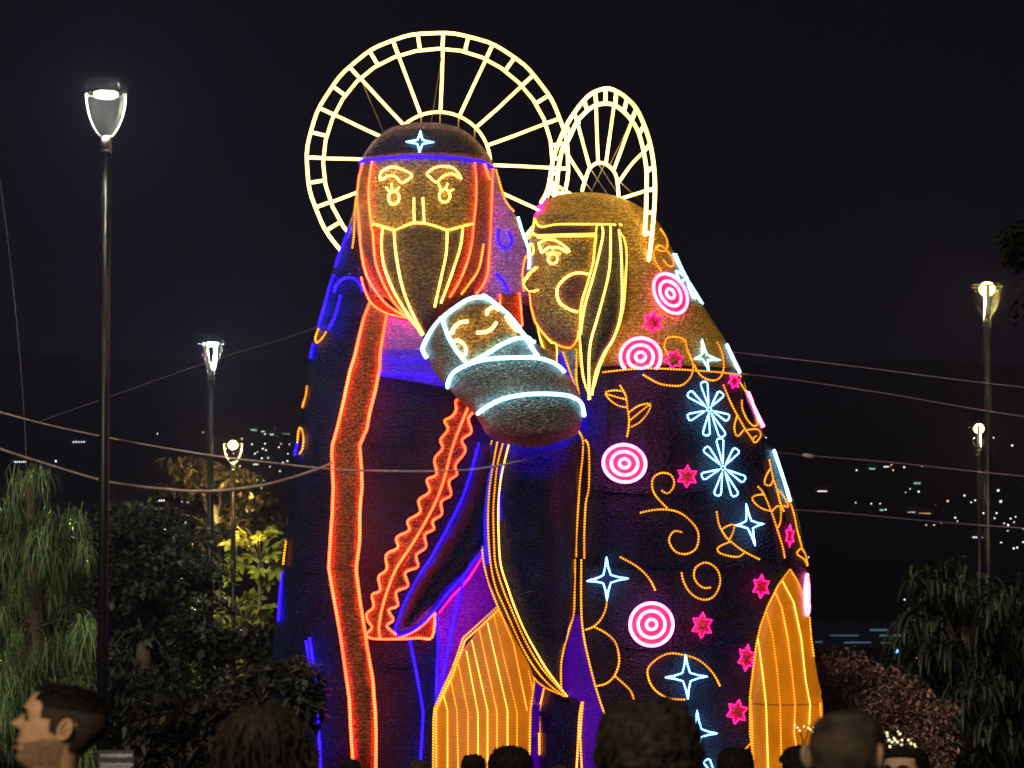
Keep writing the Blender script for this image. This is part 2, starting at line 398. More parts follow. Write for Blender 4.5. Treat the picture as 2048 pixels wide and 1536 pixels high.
rope('nose_light', zz('829,396 829,420 829,447'), BRD, fc, .015); rope('nose_light', zz('845,396 847,420 848,447'), BRD, fc, .015)
rope('cheek_light', zz('747,447 766,453 790,461 817,449 829,446 848,446 867,451 894,461 920,453 945,447'), YEL, fc, .017, smooth=False)
for s in ('766,457 764,489 768,528 780,563 795,594 817,629 846,670', '789,465 791,498 799,547 809,586 825,625 847,668', '894,463 892,508 883,551 875,586 869,614', '925,457 920,494 907,535 893,575 881,606'):
    rope('rope_light', zz(s), BRD, be, .0165)
for s, m_ in (('726,327 717,367 715,396 719,445 725,518 735,555 754,586 774,610 797,625 817,636', RED), ('745,324 739,367 739,406 744,455 747,469 752,524 768,567 789,604 813,631 832,652', RED),
          ('949,326 952,367 951,406 947,445 943,485 934,524 918,563 899,594', RED), ('967,326 979,360', RED), ('966,489 957,537 938,567 922,588', ORG), ('984,339 982,406 979,484 977,514 975,547 963,575 951,588', RED)):
    rope('rope_light', zz(s), m_, hd, .0165)
# collar, stole, chest
patch('collar', zz('723,556 730,572 742,590 765,606 800,622 830,640 846,668 817,640 798,638 776,632 773,640 741,608'), MF['collar'], fa, .03, surfs=BV[:2])
co = bpy.data.objects[[o.name for o in fa.children][-1]]
rope('rope_light', zz('723,555 729,578 740,602 755,617 776,628 798,633 820,637'), RED, co, .013)
cb = patch('chest_panel', zz('768,662 774,632 798,636 830,645 848,675 846,700 866,742 850,752 757,752'), MF['violet'], fa, .02, surfs=BV[:1])
cb2 = patch('chest_panel', zz('759,700 852,700 880,752 895,775 757,752'), MF['blue'], fa, .035, surfs=BV[:1])
rope('rope_light', zz('760,750 800,749 840,752 872,756'), BLU, cb2, .018)
rope('rope_light', zz('764,716 800,722 848,718'), BLU, cb2, .005)
st = patch('stole', zz('741,605 729,636 719,677 712,709 701,744 689,801 677,853 665,905 668,973 666,1028 662,1080 659,1136 668,1190 682,1270 691,1335 700,1400 704,1480 708,1540 710,1660 753,1660 751,1536 749,1421 746,1365 737,1312 730,1264 720,1199 712,1136 718,1080 719,1023 723,973 720,913 719,891 733,859 741,818 750,776 759,736 757,700 768,662 774,628'), MF['stole'], fa, .03, .05, 12, surfs=BV[:1])
rope('rope_light', zz('741,605 729,636 719,677 712,709 701,744 689,801 677,853 666,891 665,908 668,973 666,1028 662,1080 659,1136 668,1190 682,1270 691,1335 700,1400 704,1480 708,1540 709,1580'), RED, st, .021, smooth=False)
rope('rope_light', zz('774,628 768,662 761,703 759,736 750,776 741,818 733,859 719,891 720,913 723,973 719,1023 718,1080 712,1136 720,1199 730,1264 737,1312 746,1365 749,1421 751,1540 752,1580'), RED, st, .021, smooth=False)
for v_, a_, b_ in ((900, 668, 718), (1136, 662, 712), (1268, 684, 730)):
    rope('seam', [(a_, v_), ((a_+b_)/2, v_+2), (b_, v_)], MF['rose'], st, .008)
WL = zz('923,796 912,803 913,820 904,834 890,842 897,859 882,880 886,897 870,919 874,949 855,960 860,984 838,1001 841,1025 816,1042 819,1061 794,1075 796,1096 773,1110 774,1139 758,1154 761,1181 745,1190 748,1214 734,1228 737,1243 745,1255 733,1270')
WR = zz('953,820 936,837 942,864 923,880 930,902 910,930 913,949 897,962 901,990 882,1003 883,1028 865,1042 867,1058 849,1069 851,1094 832,1110 835,1133 810,1145 815,1172 792,1184 795,1211 777,1220 786,1240 773,1252 792,1270')
tr = patch('sleeve_trim', WL+[(748, 1277), (792, 1278), (800, 1272)]+WR[::-1], MF['stole'], fa, .05, .06, 14, surfs=BV[:1])
rope('rope_light', WL+[(748, 1277), (792, 1278), (837, 1276), (864, 1274), (870, 1225)], RED, tr, .018); rope('rope_light', WR, RED, tr, .018)
rope('rope_light', zz('938,809 906,891 887,962 865,1017 826,1086 795,1133 777,1175 763,1222 758,1258 761,1277'), RED, tr, .018)
cu = patch('cuff', zz('792,1278 864,1274 870,1225 837,1252 819,1264 798,1270'), MF['collar'], fa, .04, surfs=BV[:1])
rope('rope_light', zz('870,1225 845,1252 815,1270 795,1277'), RED, cu, .013)
SL = zz('959,886 952,914 938,963 920,1010 891,1067 860,1122 843,1145 813,1199 798,1237 791,1261 798,1270 819,1264 837,1252 867,1222 893,1187 923,1154 944,1125 962,1104 975,1060 985,980 990,890')
sl = patch('sleeve', SL, MF['navy'], fa, .06, .38, 55, surfs=BV[:1])
rope('rope_light', SL[:18]+[(975, 1092)], BLU, sl, .018)
vp = patch('side_panel', zz('962,1108 1000,1060 1030,1200 930,1276 902,1347 876,1404 873,1410 874,1290 871,1231 893,1190 923,1157'), MF['vglow'], fa, .02, surfs=BV[:1])
for s in ('873,1231 876,1288 873,1377 872,1413', '926,1156 917,1205 904,1255 898,1288 884,1362 872,1413', '819,1279 832,1341 840,1386 846,1424 844,1466 841,1522 840,1580'):
    rope('rope_light', zz(s), BLU, vp, .018, smooth=False)
rope('rope_light', zz('965,1112 935,1160 905,1192 878,1226'), PNK, vp, .012, surfs=[BV[-1]])
for s in ('998,459 996,475 1000,489 1010,495 1020,490 1023,479 1016,462', '991,547 1002,557 1010,569 1016,585', '699,454 692,479 680,509 672,535', '669,550 660,576 652,606 643,636 638,655', '628,688 622,716',
          '670,585 673,572 686,559 703,556 716,563 725,576 724,584', '682,591 677,613 669,638 658,660', '595,886 589,911', '565,1145 562,1184 558,1243', '613,1282 618,1315 619,1341 616,1362', '620,1276 628,1335 634,1395 639,1481 642,1536',
          '613,1416 613,1442 604,1469', '540,1418 558,1427'):
    rope('squiggle_ornament', zz(s), BLU, fa, .019)
for s in ('638,658 632,675 634,686 645,677 654,662', '615,772 612,793 604,816', '595,886 597,861 603,857 608,875 606,897 600,908', '712,396 709,464 705,498', '992,339 1000,371 1012,402 1028,423', '572,1082 566,1130', '1047,583 1044,546 1051,514 1057,516'):
    rope('squiggle_ornament', zz(s), AMB, fa, .014)
pl = patch('pleated_panel', zz('1000,590 1038,588 1044,660 1020,650 1002,612'), MF['pleat'], fa, .03, surfs=BV[:2])
rope('rope_light', zz('1000,589 1000,608'), RED, pl, .014); rope('rope_light', zz('1038,586 1041,615 1044,652'), RED, pl, .014)
for q in ('566,1130 600,1140 640,1146 660,1147', '552,1290 600,1302 650,1306 680,1304', '582,980 620,990 664,994', '735,1150 770,1156 800,1150', '604,840 608,990 590,1150 572,1300 562,1480', '748,1330 800,1334 850,1332', '700,870 740,885 800,888 860,880'):
    rope('seam', zz(q), MF['navy'], fa, .010, surfs=BV[:1], lift=.3)
# its halo
HD = 51.25
ha = empty('halo', P(875, 326, HD)); ha.parent = fa; ha.matrix_parent_inverse = Matrix.Translation(-fa.location)
hb = bpy.data.objects
def hal(name, pts, r, mat=HALO, closed=False, par=None):
    return tube(name, pts, r, mat, par, 8, closed)
def kid(o, par): o.parent = par; o.matrix_parent_inverse = Matrix.Translation(-par.location)-Matrix() if False else (Matrix.Translation(-(Vector(par.location)))); return o
def circ(cu, cv, rr, d, n=96, wob=0): return [P(cu+(rr+wob*math.sin(i*1.3)+wob*math.sin(i*.41))*math.cos(2*math.pi*i/n), cv+(rr+wob*math.sin(i*1.3)+wob*math.sin(i*.41))*math.sin(2*math.pi*i/n), d) for i in range(n)]
hal('outer_ring', circ(875, 326, 261, HD, 96, .7), .026, closed=True, par=ha)
hal('inner_ring', circ(876, 326, 229, HD, 32, .6), .024, closed=True, par=ha)
hal('hub_ring', circ(877, 328, 104, HD, 48), .022, closed=True, par=ha)
for k in range(32):
    a = R(2.5+11.25*k); c, s = math.cos(a), math.sin(a)
    hal('rung', [P(875+r_*c, 326+r_*s, HD) for r_ in (231, 258)], .026, par=ha)
    if k % 2 == 0: hal('spoke', [P(876+r_*c+(random.uniform(-1, 1)), 326+r_*s+random.uniform(-1, 1), HD) for r_ in (106, 165, 227)], .023, par=ha)
for (u0, v0, u1, v1) in ((842, 229, 843, 262), (880, 225, 880, 262), (917, 232, 917, 262), (949, 258, 949, 280), (800, 255, 790, 280)):
    hal('strut', [P(u0, v0, HD), P(u1, v1, 50.7)], .010, STEEL, par=ha)
for (u0, v0, u1, v1) in ((726, 168, 766, 262), (884, 110, 860, 260)):
    hal('guy_wire', [P(u0, v0, HD), P(u1, v1, 50.6)], .005, STEEL, par=ha)

# ====== the veiled figure
BV.clear()
mo = empty('veiled_figure', P(1330, 1674, 50.2)); mo.location.z = 0
tag(mo, 'golden veiled figure in dark cloak with pink targets and white flowers, tilted halo', 'light sculpture')
loft('robe', [H(735, 1098, 1478, 50.2, 1.0), H(760, 1090, 1490, 50.2, 1.12), H(850, 1075, 1521, 50.2, 1.25), H(900, 1062, 1545, 50.2, 1.3), H(1000, 1060, 1581, 50.2, 1.35), H(1100, 1060, 1608, 50.2, 1.4), H(1200, 1062, 1619, 50.2, 1.4),
     H(1300, 1066, 1629, 50.2, 1.45), H(1400, 1072, 1641, 50.2, 1.45), H(1536, 1076, 1646, 50.2, 1.45), H(1676, 1076, 1650, 50.2, 1.45)], MF['navy'], mo, 72, ruf=.05)
loft('veil', [H(387, 1158, 1186, 50.25, .05), H(391, 1125, 1212, 50.25, .3), H(398, 1103, 1240, 50.25, .5), H(412, 1086, 1272, 50.25, .68), H(432, 1073, 1302, 50.25, .8), H(460, 1062, 1325, 50.25, .92), H(500, 1062, 1343, 50.25, .98), H(560, 1066, 1373, 50.25, 1.02), H(640, 1072, 1422, 50.25, 1.1),
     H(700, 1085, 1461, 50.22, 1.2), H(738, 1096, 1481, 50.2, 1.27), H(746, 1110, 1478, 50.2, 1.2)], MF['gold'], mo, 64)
mf = loft('face', [H(436, 1070, 1186, 49.7, .58), H(446, 1066, 1190, 49.68, .66), H(480, 1058, 1200, 49.66, .74), H(520, 1058, 1208, 49.62, .78), H(560, 1058, 1210, 49.6, .80), H(600, 1061, 1206, 49.58, .78), H(640, 1064, 1200, 49.58, .74), H(665, 1076, 1194, 49.58, .66), H(685, 1101, 1180, 49.58, .5), H(697, 1132, 1164, 49.58, .18)], MF['skin'], mo, 56)
mh = loft('hair', [H(449, 1196, 1238, 49.12, .16), H(500, 1189, 1251, 49.1, .2), H(560, 1176, 1250, 49.02, .22), H(620, 1163, 1245, 48.96, .22), H(670, 1161, 1230, 48.92, .2), H(710, 1164, 1206, 48.88, .17), H(750, 1168, 1193, 48.86, .12), H(800, 1179, 1182, 48.84, .02)], MF['mhair'], mo, 32)
nb_ = bmesh.new()
A_ = [cast(1071, 536)[0], cast(1086, 560)[0], cast(1079, 582)[0], cast(1060, 585)[0] if cast(1060, 585) else P(1060, 585, 49.4)]
tip = P(1048, 568, 49.2); nv = [a+Vector((0, .03, 0)) for a in A_]+[tip, P(1055, 579, 49.2)]
link('nose', mesh('nose', nv, [(0, 1, 4), (1, 2, 5, 4), (2, 3, 5), (3, 0, 4, 5), (0, 3, 2, 1)]), MF['skin'], mf, smooth=False); nb_.free()
bd = patch('headband', zz('1072,440 1082,454 1117,450 1193,450 1192,468 1117,470 1074,470 1064,466'), MF['band'], mo, .02)
for s in ('1070,438 1082,454 1117,449 1193,449', '1068,466 1074,471 1117,470 1193,468', '1076,475 1117,473 1190,472', '1070,440 1064,468 1052,479', '1193,449 1221,449 1243,451'):
    rope('rope_light', zz(s), YEL, bd, .0145)
rope('eyebrow', zz('1078,487 1092,479 1109,480 1125,489 1139,503 1135,505 1117,495 1098,495 1084,506'), BRD, mf, .0165, True, smooth=False)
e = rope('eye', ring_pts(1106, 518, 9, 10), BRD, mf, .015, True)
rope('eyelash', zz('1094,509 1105,505 1121,507'), YEL, mf, .014); rope('eyelash', zz('1106,497 1106,507'), BRD, mf, .013)
rope('eye', ring_pts(1063.5, 499, 4, 11), BRD, mf, .012, True)
for s in ('1076,534 1062,548 1048,563', '1072,534 1058,548 1046,562', '1048,565 1059,579 1076,581', '1046,568 1056,580 1070,583'):
    rope('nose_light', zz(s), YEL, mf, .014, dflt=49.2)
ck = patch('cheek', zz('1178,549 1156,546 1137,552 1119,569 1114,585 1119,604 1137,618 1154,624 1162,605 1174,572'), MF['rose'], mf, .008, step=9, reg=False)
rope('rope_light', zz('1178,549 1156,546 1137,552 1119,569 1114,585 1119,604 1137,618 1154,624'), BRD, ck, .0175)
rope('jaw_light', zz('1059,583 1062,610 1070,640 1075,650 1093,673 1114,689 1140,695 1153,681 1157,660'), ORG, mf, .011)
rope('brow_light', zz('1036,434 1045,464 1055,491 1060,516 1059,538'), WHT, mf, .019, dflt=50.1, surfs=[BV[2]])
for s, m_ in (('1194,450 1193,472 1187,518 1184,532 1172,575 1162,610 1160,663 1162,705 1167,754 1179,789 1180,799', YEL), ('1205,454 1206,473 1195,524 1184,565 1170,614 1162,669', BRD), ('1221,450 1221,487 1219,536 1209,585 1193,643 1182,682 1178,725 1179,799', BRD),
          ('1237,460 1241,495 1243,546 1242,617 1228,672 1208,705 1191,744 1183,790', BRD), ('1240,466 1252,495 1249,568 1245,617 1234,660 1214,699 1199,734 1187,773', YEL)):
    rope('rope_light', zz(s), m_, mh, .0155)
rope('forehead_flower', zz('1096,395 1086,409 1074,415 1086,418 1072,434'), PNK, mo, .022, smooth=False)
ne = patch('neck_cloth', zz('1075,652 1092,674 1116,690 1114,730 1097,718 1084,690'), MF['gold'], mo, .05, step=8, dflt=49.5)
for s in ('1075,652 1082,680 1091,706', '1088,668 1102,685 1112,690 1114,728'): rope('rope_light', zz(s), YEL, ne, .0115)
nk = patch('neck_cloth', zz('1126,705 1153,700 1156,755 1150,768'), MF['sea'], mo, .06, step=8, dflt=49.5)
nk2 = patch('neck_cloth', zz('1114,700 1126,705 1150,768 1160,800 1128,742 1114,730'), MF['blue'], mo, .055, step=8, dflt=49.5)
for s in ('1126,705 1140,745 1159,796', '1153,700 1153,755 1159,790'): rope('rope_light', zz(s), AMB, nk, .0115)
# its sleeve
ms = loft('sleeve', [H(876, 992, 1160, 49.3, .25), H(884, 985, 1164, 49.25, .4), H(950, 968, 1158, 49.15, .55), H(1000, 962, 1156, 49.1, .58), H(1050, 963, 1153, 49.05, .58), H(1100, 967, 1151, 49.05, .56), H(1150, 974, 1149, 49.05, .54), H(1200, 989, 1146, 49.05, .5), H(1250, 1010, 1138, 49.05, .44),
     H(1300, 1034, 1128, 49.05, .36), H(1350, 1069, 1122, 49.05, .22), H(1385, 1112, 1129, 49.05, .1), H(1395, 1130, 1135, 49.05, .02)], MF['navy'], mo, 48)
rope('rope_light', zz('990,858 1035,880 1090,883 1138,868 1157,842'), BLW, ms, .018, lift=5.0)  # added cord, unseen behind the infant, to wash the sleeve top blue
rope('rope_light', zz('1142,778 1154,802 1160,835 1152,862'), BLW, mo, .018, lift=6.0)  # second added cord out of view, washing the robe beside the infant blue
SR = [zz('984,881 972,924 965,976 962,1028 963,1080 968,1130 979,1169 997,1214 1027,1288 1057,1338 1071,1359 1095,1377 1134,1393'), zz('995,885 988,924 980,976 977,1028 978,1080 983,1135 993,1177 1009,1214 1045,1294 1074,1341 1100,1370 1128,1392'),
      zz('1006,888 995,932 989,989 987,1028 989,1093 992,1130 1006,1177 1022,1216 1050,1280 1076,1325 1100,1356 1132,1393'), zz('1018,889 1008,929 1001,966 997,1015 998,1080 1002,1130 1014,1169 1031,1218 1051,1264 1074,1306 1095,1341 1134,1393')]
bs = patch('backlit_band', zz('971,928 966,976 964,1028 965,1080 969,1130 981,1128 976,1080 975,1028 978,976 986,928'), MF['strip'], ms, .03, step=8, surfs=[BV[-1]], reg=False)
rope('rope_light', zz('1003,930 1000,980 1000,1040'), BLU, ms, .009)  # thin blue cord added only to tint the sleeve with blue light
for q in SR: rope('rope_light', q, AMB if q is not SR[3] else YEL, ms, .0115, smooth=True)
for s in ('1157,862 1166,880 1165,919 1161,955 1157,1015 1153,1080 1153,1114', '1171,880 1178,898 1178,974 1172,1007 1169,1067 1169,1117', '1149,1119 1149,1218 1139,1258 1128,1294 1121,1332 1122,1380', '1163,1119 1163,1222 1168,1273 1177,1317 1189,1365 1201,1404 1214,1441'):
    rope('hem_light', zz(s), AMB, mo, .0125)
patch('front_panel', zz('1150,1230 1160,1230 1170,1290 1187,1365 1200,1405 1212,1440 1212,1600 1158,1600 1160,1440 1165,1405 1128,1388 1126,1330 1140,1262'), MF['plum'], mo, .02, step=13, surfs=[BV[0]])
for s in ('1164,1404 1159,1436 1156,1496 1152,1560', '1161,1478 1164,1540', '1166,1404 1163,1440 1160,1478'): rope('hem_light', zz(s), ORG, mo, .0125)
# striped panels
lp = loft('skirt_panel', [H(1213, 996, 1004, 49.0, .03), H(1250, 966, 1022, 49.0, .2), H(1300, 926, 1046, 49.0, .3), H(1350, 896, 1066, 49.0, .36), H(1405, 872, 1070, 49.0, .38), H(1430, 868, 1062, 49.0, .38), H(1536, 866, 1060, 49.0, .38), H(1676, 866, 1060, 49.0, .38)], MF['orange'], mo, 40, 3.0)
lb = [BV[-1]]
for i, s in enumerate(('886,1386 895,1421 895,1522 895,1600', '901,1359 914,1421 916,1519 916,1600', '917,1329 936,1424 936,1516 936,1600', '933,1303 956,1427 956,1516 957,1600', '944,1282 975,1421 975,1534 976,1600', '959,1261 994,1424 994,1536 995,1600', '975,1246 1015,1421 1015,1495 1016,1600',
           '988,1231 1034,1424 1034,1492 1035,1600', '1000,1222 1027,1288 1054,1421', '1057,1341 1064,1377')):
    rope('stripe_light', zz(s), (YEL, ORG, ORG, YEL, YEL, ORG, YEL, AMB, ORG, AMB)[i], lp, .0062, smooth=False, surfs=lb)
for s, m_ in (('993,1215 926,1276 902,1347 876,1404 870,1416 868,1440 867,1560', AMB), ('996,1222 930,1281 906,1351 880,1404 873,1420 873,1560', ORG), ('1069,1359 1060,1421 1058,1516 1058,1570', AMB)): rope('rope_light', zz(s), m_, lp, .0125, smooth=False, surfs=lb)
sp = patch('side_drape', zz('1071,1362 1088,1376 1079,1421 1080,1600 1060,1600 1061,1421'), MF['plum'], mo, .06, step=11, surfs=lb+[BV[0]])
rope('rope_light', zz('1089,1377 1079,1421 1080,1510'), ORG, sp, .0125, smooth=False, surfs=[BV[0]])
RPo = zz('1580,1139 1557,1172 1536,1214 1522,1252 1514,1288 1507,1341 1501,1392 1501,1466 1510,1536 1514,1640 1646,1640 1646,1445 1645,1407 1634,1362 1621,1288 1606,1187 1593,1160')
rp_ = patch('skirt_panel', RPo, MF['orange'], mo, .03, .04, 12, step=13, surfs=[BV[0]]); rb = [BV[-1]]
for i, s in enumerate(('1565,1163 1587,1205 1602,1276 1611,1362 1620,1410 1618,1448', '1551,1187 1563,1214 1575,1276 1584,1347 1590,1410 1588,1466 1593,1499 1596,1570', '1533,1225 1545,1270 1554,1341 1560,1410 1563,1536 1564,1570', '1516,1276 1525,1347 1532,1410 1536,1536 1538,1570')):
    rope('stripe_light', zz(s), (YEL, ORG, AMB, YEL)[i], rp_, .0085, smooth=False, surfs=rb)
rope('seam', zz('1503,1407 1560,1410 1640,1408'), MF['rose'], rp_, .006, surfs=rb)
for s in ('1580,1139 1557,1172 1536,1214 1522,1252 1514,1288 1507,1341 1501,1392 1501,1466 1510,1536', '1580,1139 1593,1160 1605,1187', '1502,1400 1508,1536 1510,1570', '1641,1407 1645,1445'): rope('rope_light', zz(s), AMB, rp_, .0125, smooth=False, surfs=rb)
# ornaments on the cloak
target(1340, 588, 43, 29, mo, 58); target(1281, 714, 40, 37, mo, 0, 739); target(1249, 927, 42, 37, mo, 10); target(1303, 1249, 42.5, 42.5, mo); eo = rope('target_ornament', ring_pts(1613, 1190, 5, 41, 0, 30), TGT, mo, .020, True, dflt=50.1)
for k_ in (.62, .25): rope('ring_light', ring_pts(1613, 1190, 4*k_, 41*k_, 0, 20), TGT, eo, .014, True, dflt=50.1)
tg = rope('target_ornament', zz('1494,786 1508,816 1527,854'), TGT, mo, .028)
for a in ((1408, 714, (1404, 680), (1440, 721), (1417, 742), (1389, 718)), (1498, 1049, (1492, 1008), (1528, 1048), (1510, 1091), (1471, 1051)), (1214, 1158, (1213, 1114), (1257, 1157), (1214, 1200), (1174, 1162)), (1373, 1354, (1371, 1309), (1415, 1353), (1376, 1399), (1330, 1355)), (1396, 1466, (1394, 1421), (1435, 1467), (1394, 1509), (1355, 1466))):
    star4(*a, mo)
for a in ((1306, 644, 21, 22), (1348, 719, 20, 20), (1468, 763, 12, 15), (1374, 953, 21, 22), (1579, 1072, 9, 22), (1522, 1173, 18, 24), (1404, 1251, 22, 26), (1493, 1316, 18, 27), (1474, 1424, 22, 25)): star6(*a, mo, random.uniform(0, 20))
flower(1418, 819, zz('1407,764 1377,786 1376,836 1412,871 1446,873 1457,837 1443,786'), mo)
flower(1446, 936, zz('1439,877 1410,896 1404,954 1434,991 1471,992 1489,960 1474,899'), mo)
flower(1435, 1560, zz('1412,1520 1452,1520 1400,1560 1470,1560'), mo)
fl = rope('flower_ornament', zz('1346,508 1356,530 1370,554'), WHT, mo, .016)
for s in ('1352,508 1362,532 1374,556', '1352,542 1358,562 1368,560 1373,556 1362,548 1352,542', '1373,556 1382,590 1390,596 1386,580', '1373,556 1390,582 1406,608', '1370,556 1388,586 1402,606'): rope('petal', zz(s), WHT, fl, .014)
for s in ('1452,690 1464,716 1478,746', '1546,901 1562,948 1579,1003'): rope('edge_light', zz(s), SWD, mo, .022)
for s in ('1205,745 1230,742 1260,739 1300,737 1350,739 1400,742 1440,745 1475,750 1481,754', '1336,710 1329,695 1333,678 1347,674 1365,678 1372,689 1374,699 1384,721 1386,738 1380,756 1365,770 1347,772 1320,768 1300,758 1285,749',
          '1371,680 1373,695 1386,727 1400,750 1417,760 1433,760 1443,750 1447,730 1443,705 1433,683', '1446,770 1462,808 1482,845 1492,862 1506,881', '1474,831 1468,854 1474,873 1488,859', '1494,860 1514,859 1521,871 1511,885 1504,880 1512,872',
          '1483,801 1484,818 1494,840 1506,852 1514,849 1512,837', '1479,765 1494,788', '1323,981 1335,987 1346,976 1348,962 1340,949 1323,946 1308,954 1304,969 1308,986 1321,1003 1335,1017',
          '1280,1026 1296,1022 1318,1019 1340,1020 1360,1026 1379,1040 1394,1059 1397,1078 1391,1098 1373,1108 1352,1104 1339,1086 1340,1072 1350,1062 1365,1065', '1363,1145 1367,1163 1379,1184 1397,1197 1415,1199 1430,1190 1440,1166 1436,1142 1421,1128 1406,1126 1391,1136 1388,1154 1397,1169 1409,1176 1421,1175',
          '1240,1114 1266,1128 1287,1144 1302,1163 1311,1182', '1214,1202 1211,1220 1201,1240 1186,1254 1170,1260', '1189,1254 1213,1267 1231,1285 1238,1312 1237,1332 1228,1353 1213,1367 1194,1372', '1231,1353 1248,1368 1260,1380 1266,1393 1270,1410',
          '1440,1372 1424,1344 1397,1320 1367,1310 1338,1307 1314,1318 1297,1335 1296,1353 1305,1374 1323,1390 1346,1398 1372,1399', '1320,458 1332,477 1334,495 1328,503 1314,499 1313,493 1322,492 1336,505 1346,520 1346,532 1336,532 1326,520', '1316,493 1307,505 1311,524 1323,544',
          '1579,1003 1587,1028 1594,1062 1603,1095', '1602,1096 1593,1107 1608,1119 1615,1132 1611,1110 1602,1096', '1618,1234 1621,1270 1627,1315', '1490,1499 1500,1488'):
    rope('tendril_ornament', zz(s), AMB, mo, .0118)
for stem, lv in (('1240,771 1252,793 1255,818 1258,837 1257,857 1254,874', ('1247,783 1228,781 1211,786 1221,801 1238,812 1255,815', '1213,788 1232,794 1252,799', '1258,825 1277,812 1300,808 1296,825 1279,845 1260,855', '1298,810 1278,826 1260,841')),
                 ('1433,1023 1438,1050 1450,1072 1460,1082 1486,1102 1519,1119', ('1443,1059 1455,1052 1468,1050 1465,1067 1457,1081', '1459,1084 1436,1095 1441,1107 1474,1114 1489,1105')),
                 ('1515,973 1526,986 1540,1018 1548,1040 1555,1062 1565,1095 1569,1116', ('1527,989 1511,991 1504,998 1514,1011 1528,1019 1540,1022', '1543,1023 1555,1012 1561,1020 1560,1045 1554,1057')),
                 ('1538,920 1545,954 1553,979 1560,1006 1567,1023', ('1539,939 1531,954 1529,968 1540,971 1545,962', '1554,979 1567,993 1576,1013 1565,1011'))):
    g = rope('sprig_ornament', zz(stem), AMB, mo, .0118)
    for s in lv: rope('leaf', zz(s), AMB, g, .0112)
for q in ('1172,975 1240,985 1330,988 1420,980 1500,968 1570,950', '1172,1130 1260,1140 1360,1142 1450,1136 1540,1120 1600,1100', '1215,1290 1290,1298 1380,1298 1460,1290 1500,1282', '1330,745 1338,900 1344,1100 1342,1300 1336,1530', '1480,760 1520,900 1548,1080 1558,1150', '1222,750 1210,900 1200,1100 1215,1280'):
    rope('seam', zz(q), MF['navy'], mo, .010, surfs=BV[:1], lift=.3)
# its halo: a flat ring turned edge-on towards the right
hc = P(1206, 390, 50.45); YAW = 1.72
def hp(u, v):                    # the point of the halo's plane seen at (u, v)
    d = 50.45
    for _ in range(8): d = 50.45-YAW*((u-1024)*d/F-hc.x)
    return P(u, v, d)
hm = empty('halo', hc); hm.parent = mo; hm.matrix_parent_inverse = Matrix.Translation(-mo.location)
def hro(name, s, r, mat=HALO): return tube(name, [hp(*q) for q in resample(cat_rom(zz(s), 4) if s.count(' ') > 1 else zz(s), 5)], r, mat, hm, 8)
OUT = zz('1082,406 1096,377 1107,316 1125,267 1143,234 1166,203 1187,185 1213,177 1234,183 1254,197 1273,218 1289,252 1301,291 1308,336 1310,379 1308,423 1305,458 1299,511 1293,530 1286,555')
INN = zz('1104,420 1111,390 1117,336 1125,298 1137,279 1154,244 1174,222 1191,211 1211,207 1230,211 1248,224 1264,242 1277,265 1287,302 1293,341 1293,379 1292,423 1291,440 1289,468 1283,507 1277,528')
hro('outer_ring', ' '.join('%g,%g' % q for q in OUT), .028); hro('inner_ring', ' '.join('%g,%g' % q for q in INN), .028)
hro('hub_ring', '1164,382 1172,355 1180,336 1195,326 1211,328 1225,339 1233,355 1236,375 1237,396', .024)
for s in ('1100,363 1117,373 1141,388', '1127,296 1168,361', '1155,246 1179,334', '1192,212 1196,324', '1228,211 1212,326', '1263,244 1228,339', '1287,304 1262,330 1236,367', '1310,375 1293,381 1239,398', '1253,443 1270,454 1303,468'): hro('spoke', s, .022)
for s in ('1148,227 1157,247', '1168,200 1175,222', '1190,184 1193,210', '1211,178 1211,206', '1233,182 1230,210', '1254,198 1248,222', '1272,219 1263,242', '1289,250 1278,268', '1299,290 1287,303', '1307,333 1294,343', '1310,378 1293,381', '1308,424 1292,426', '1303,468 1289,466', '1297,515 1282,507', '1132,250 1141,268', '1108,316 1121,318', '1104,345 1116,348', '1098,372 1112,378', '1096,380 1110,392'): hro('rung', s, .028)
for (a, b, c, d) in ((1180, 336, 1220, 396), (1197, 328, 1234, 385), (1236, 360, 1290, 410), (1168, 362, 1192, 392), (1166, 380, 1162, 392), (1208, 332, 1180, 388), (1262, 242, 1220, 330)):
    tube('strut', [hp(a, b), P(c, d, 50.3)], .007, STEEL, hm)

# ====== the swaddled infant
BV.clear()
ba = empty('swaddled_infant', P(1010, 760, 48.55))
tag(ba, 'swaddled infant figure in grey wrap with white neon bands, held between two tall figures', 'light sculpture')
BR = [(920, 612, 952, 595), (903, 624, 962, 592), (880, 642, 985, 603), (861, 666, 1010, 625), (847, 697, 1037, 655), (855, 717, 1060, 680), (871, 748, 1092, 700), (896, 775, 1129, 745), (917, 800, 1153, 775), (945, 824, 1165, 812), (962, 848, 1165, 838), (975, 870, 1153, 868), (1008, 886, 1122, 882), (1045, 894, 1082, 895)]
BH = [.08, .3, .5, .66, .74, .78, .8, .82, .82, .8, .74, .6, .36, .06]
wr = loft('wrap', [(*r_, 48.15, h_) for r_, h_ in zip(BR, BH)], MF['pale'], ba, 64, 2.15, ruf=.02)
bf = patch('face', zz('886,637 909,619 933,603 952,597 966,597 980,601 1000,618 1015,630 1042,660 1052,673 1025,678 1003,687 976,705 952,718 937,728 921,710 904,685 892,658'), MF['skin'], ba, .015, .05, 25)
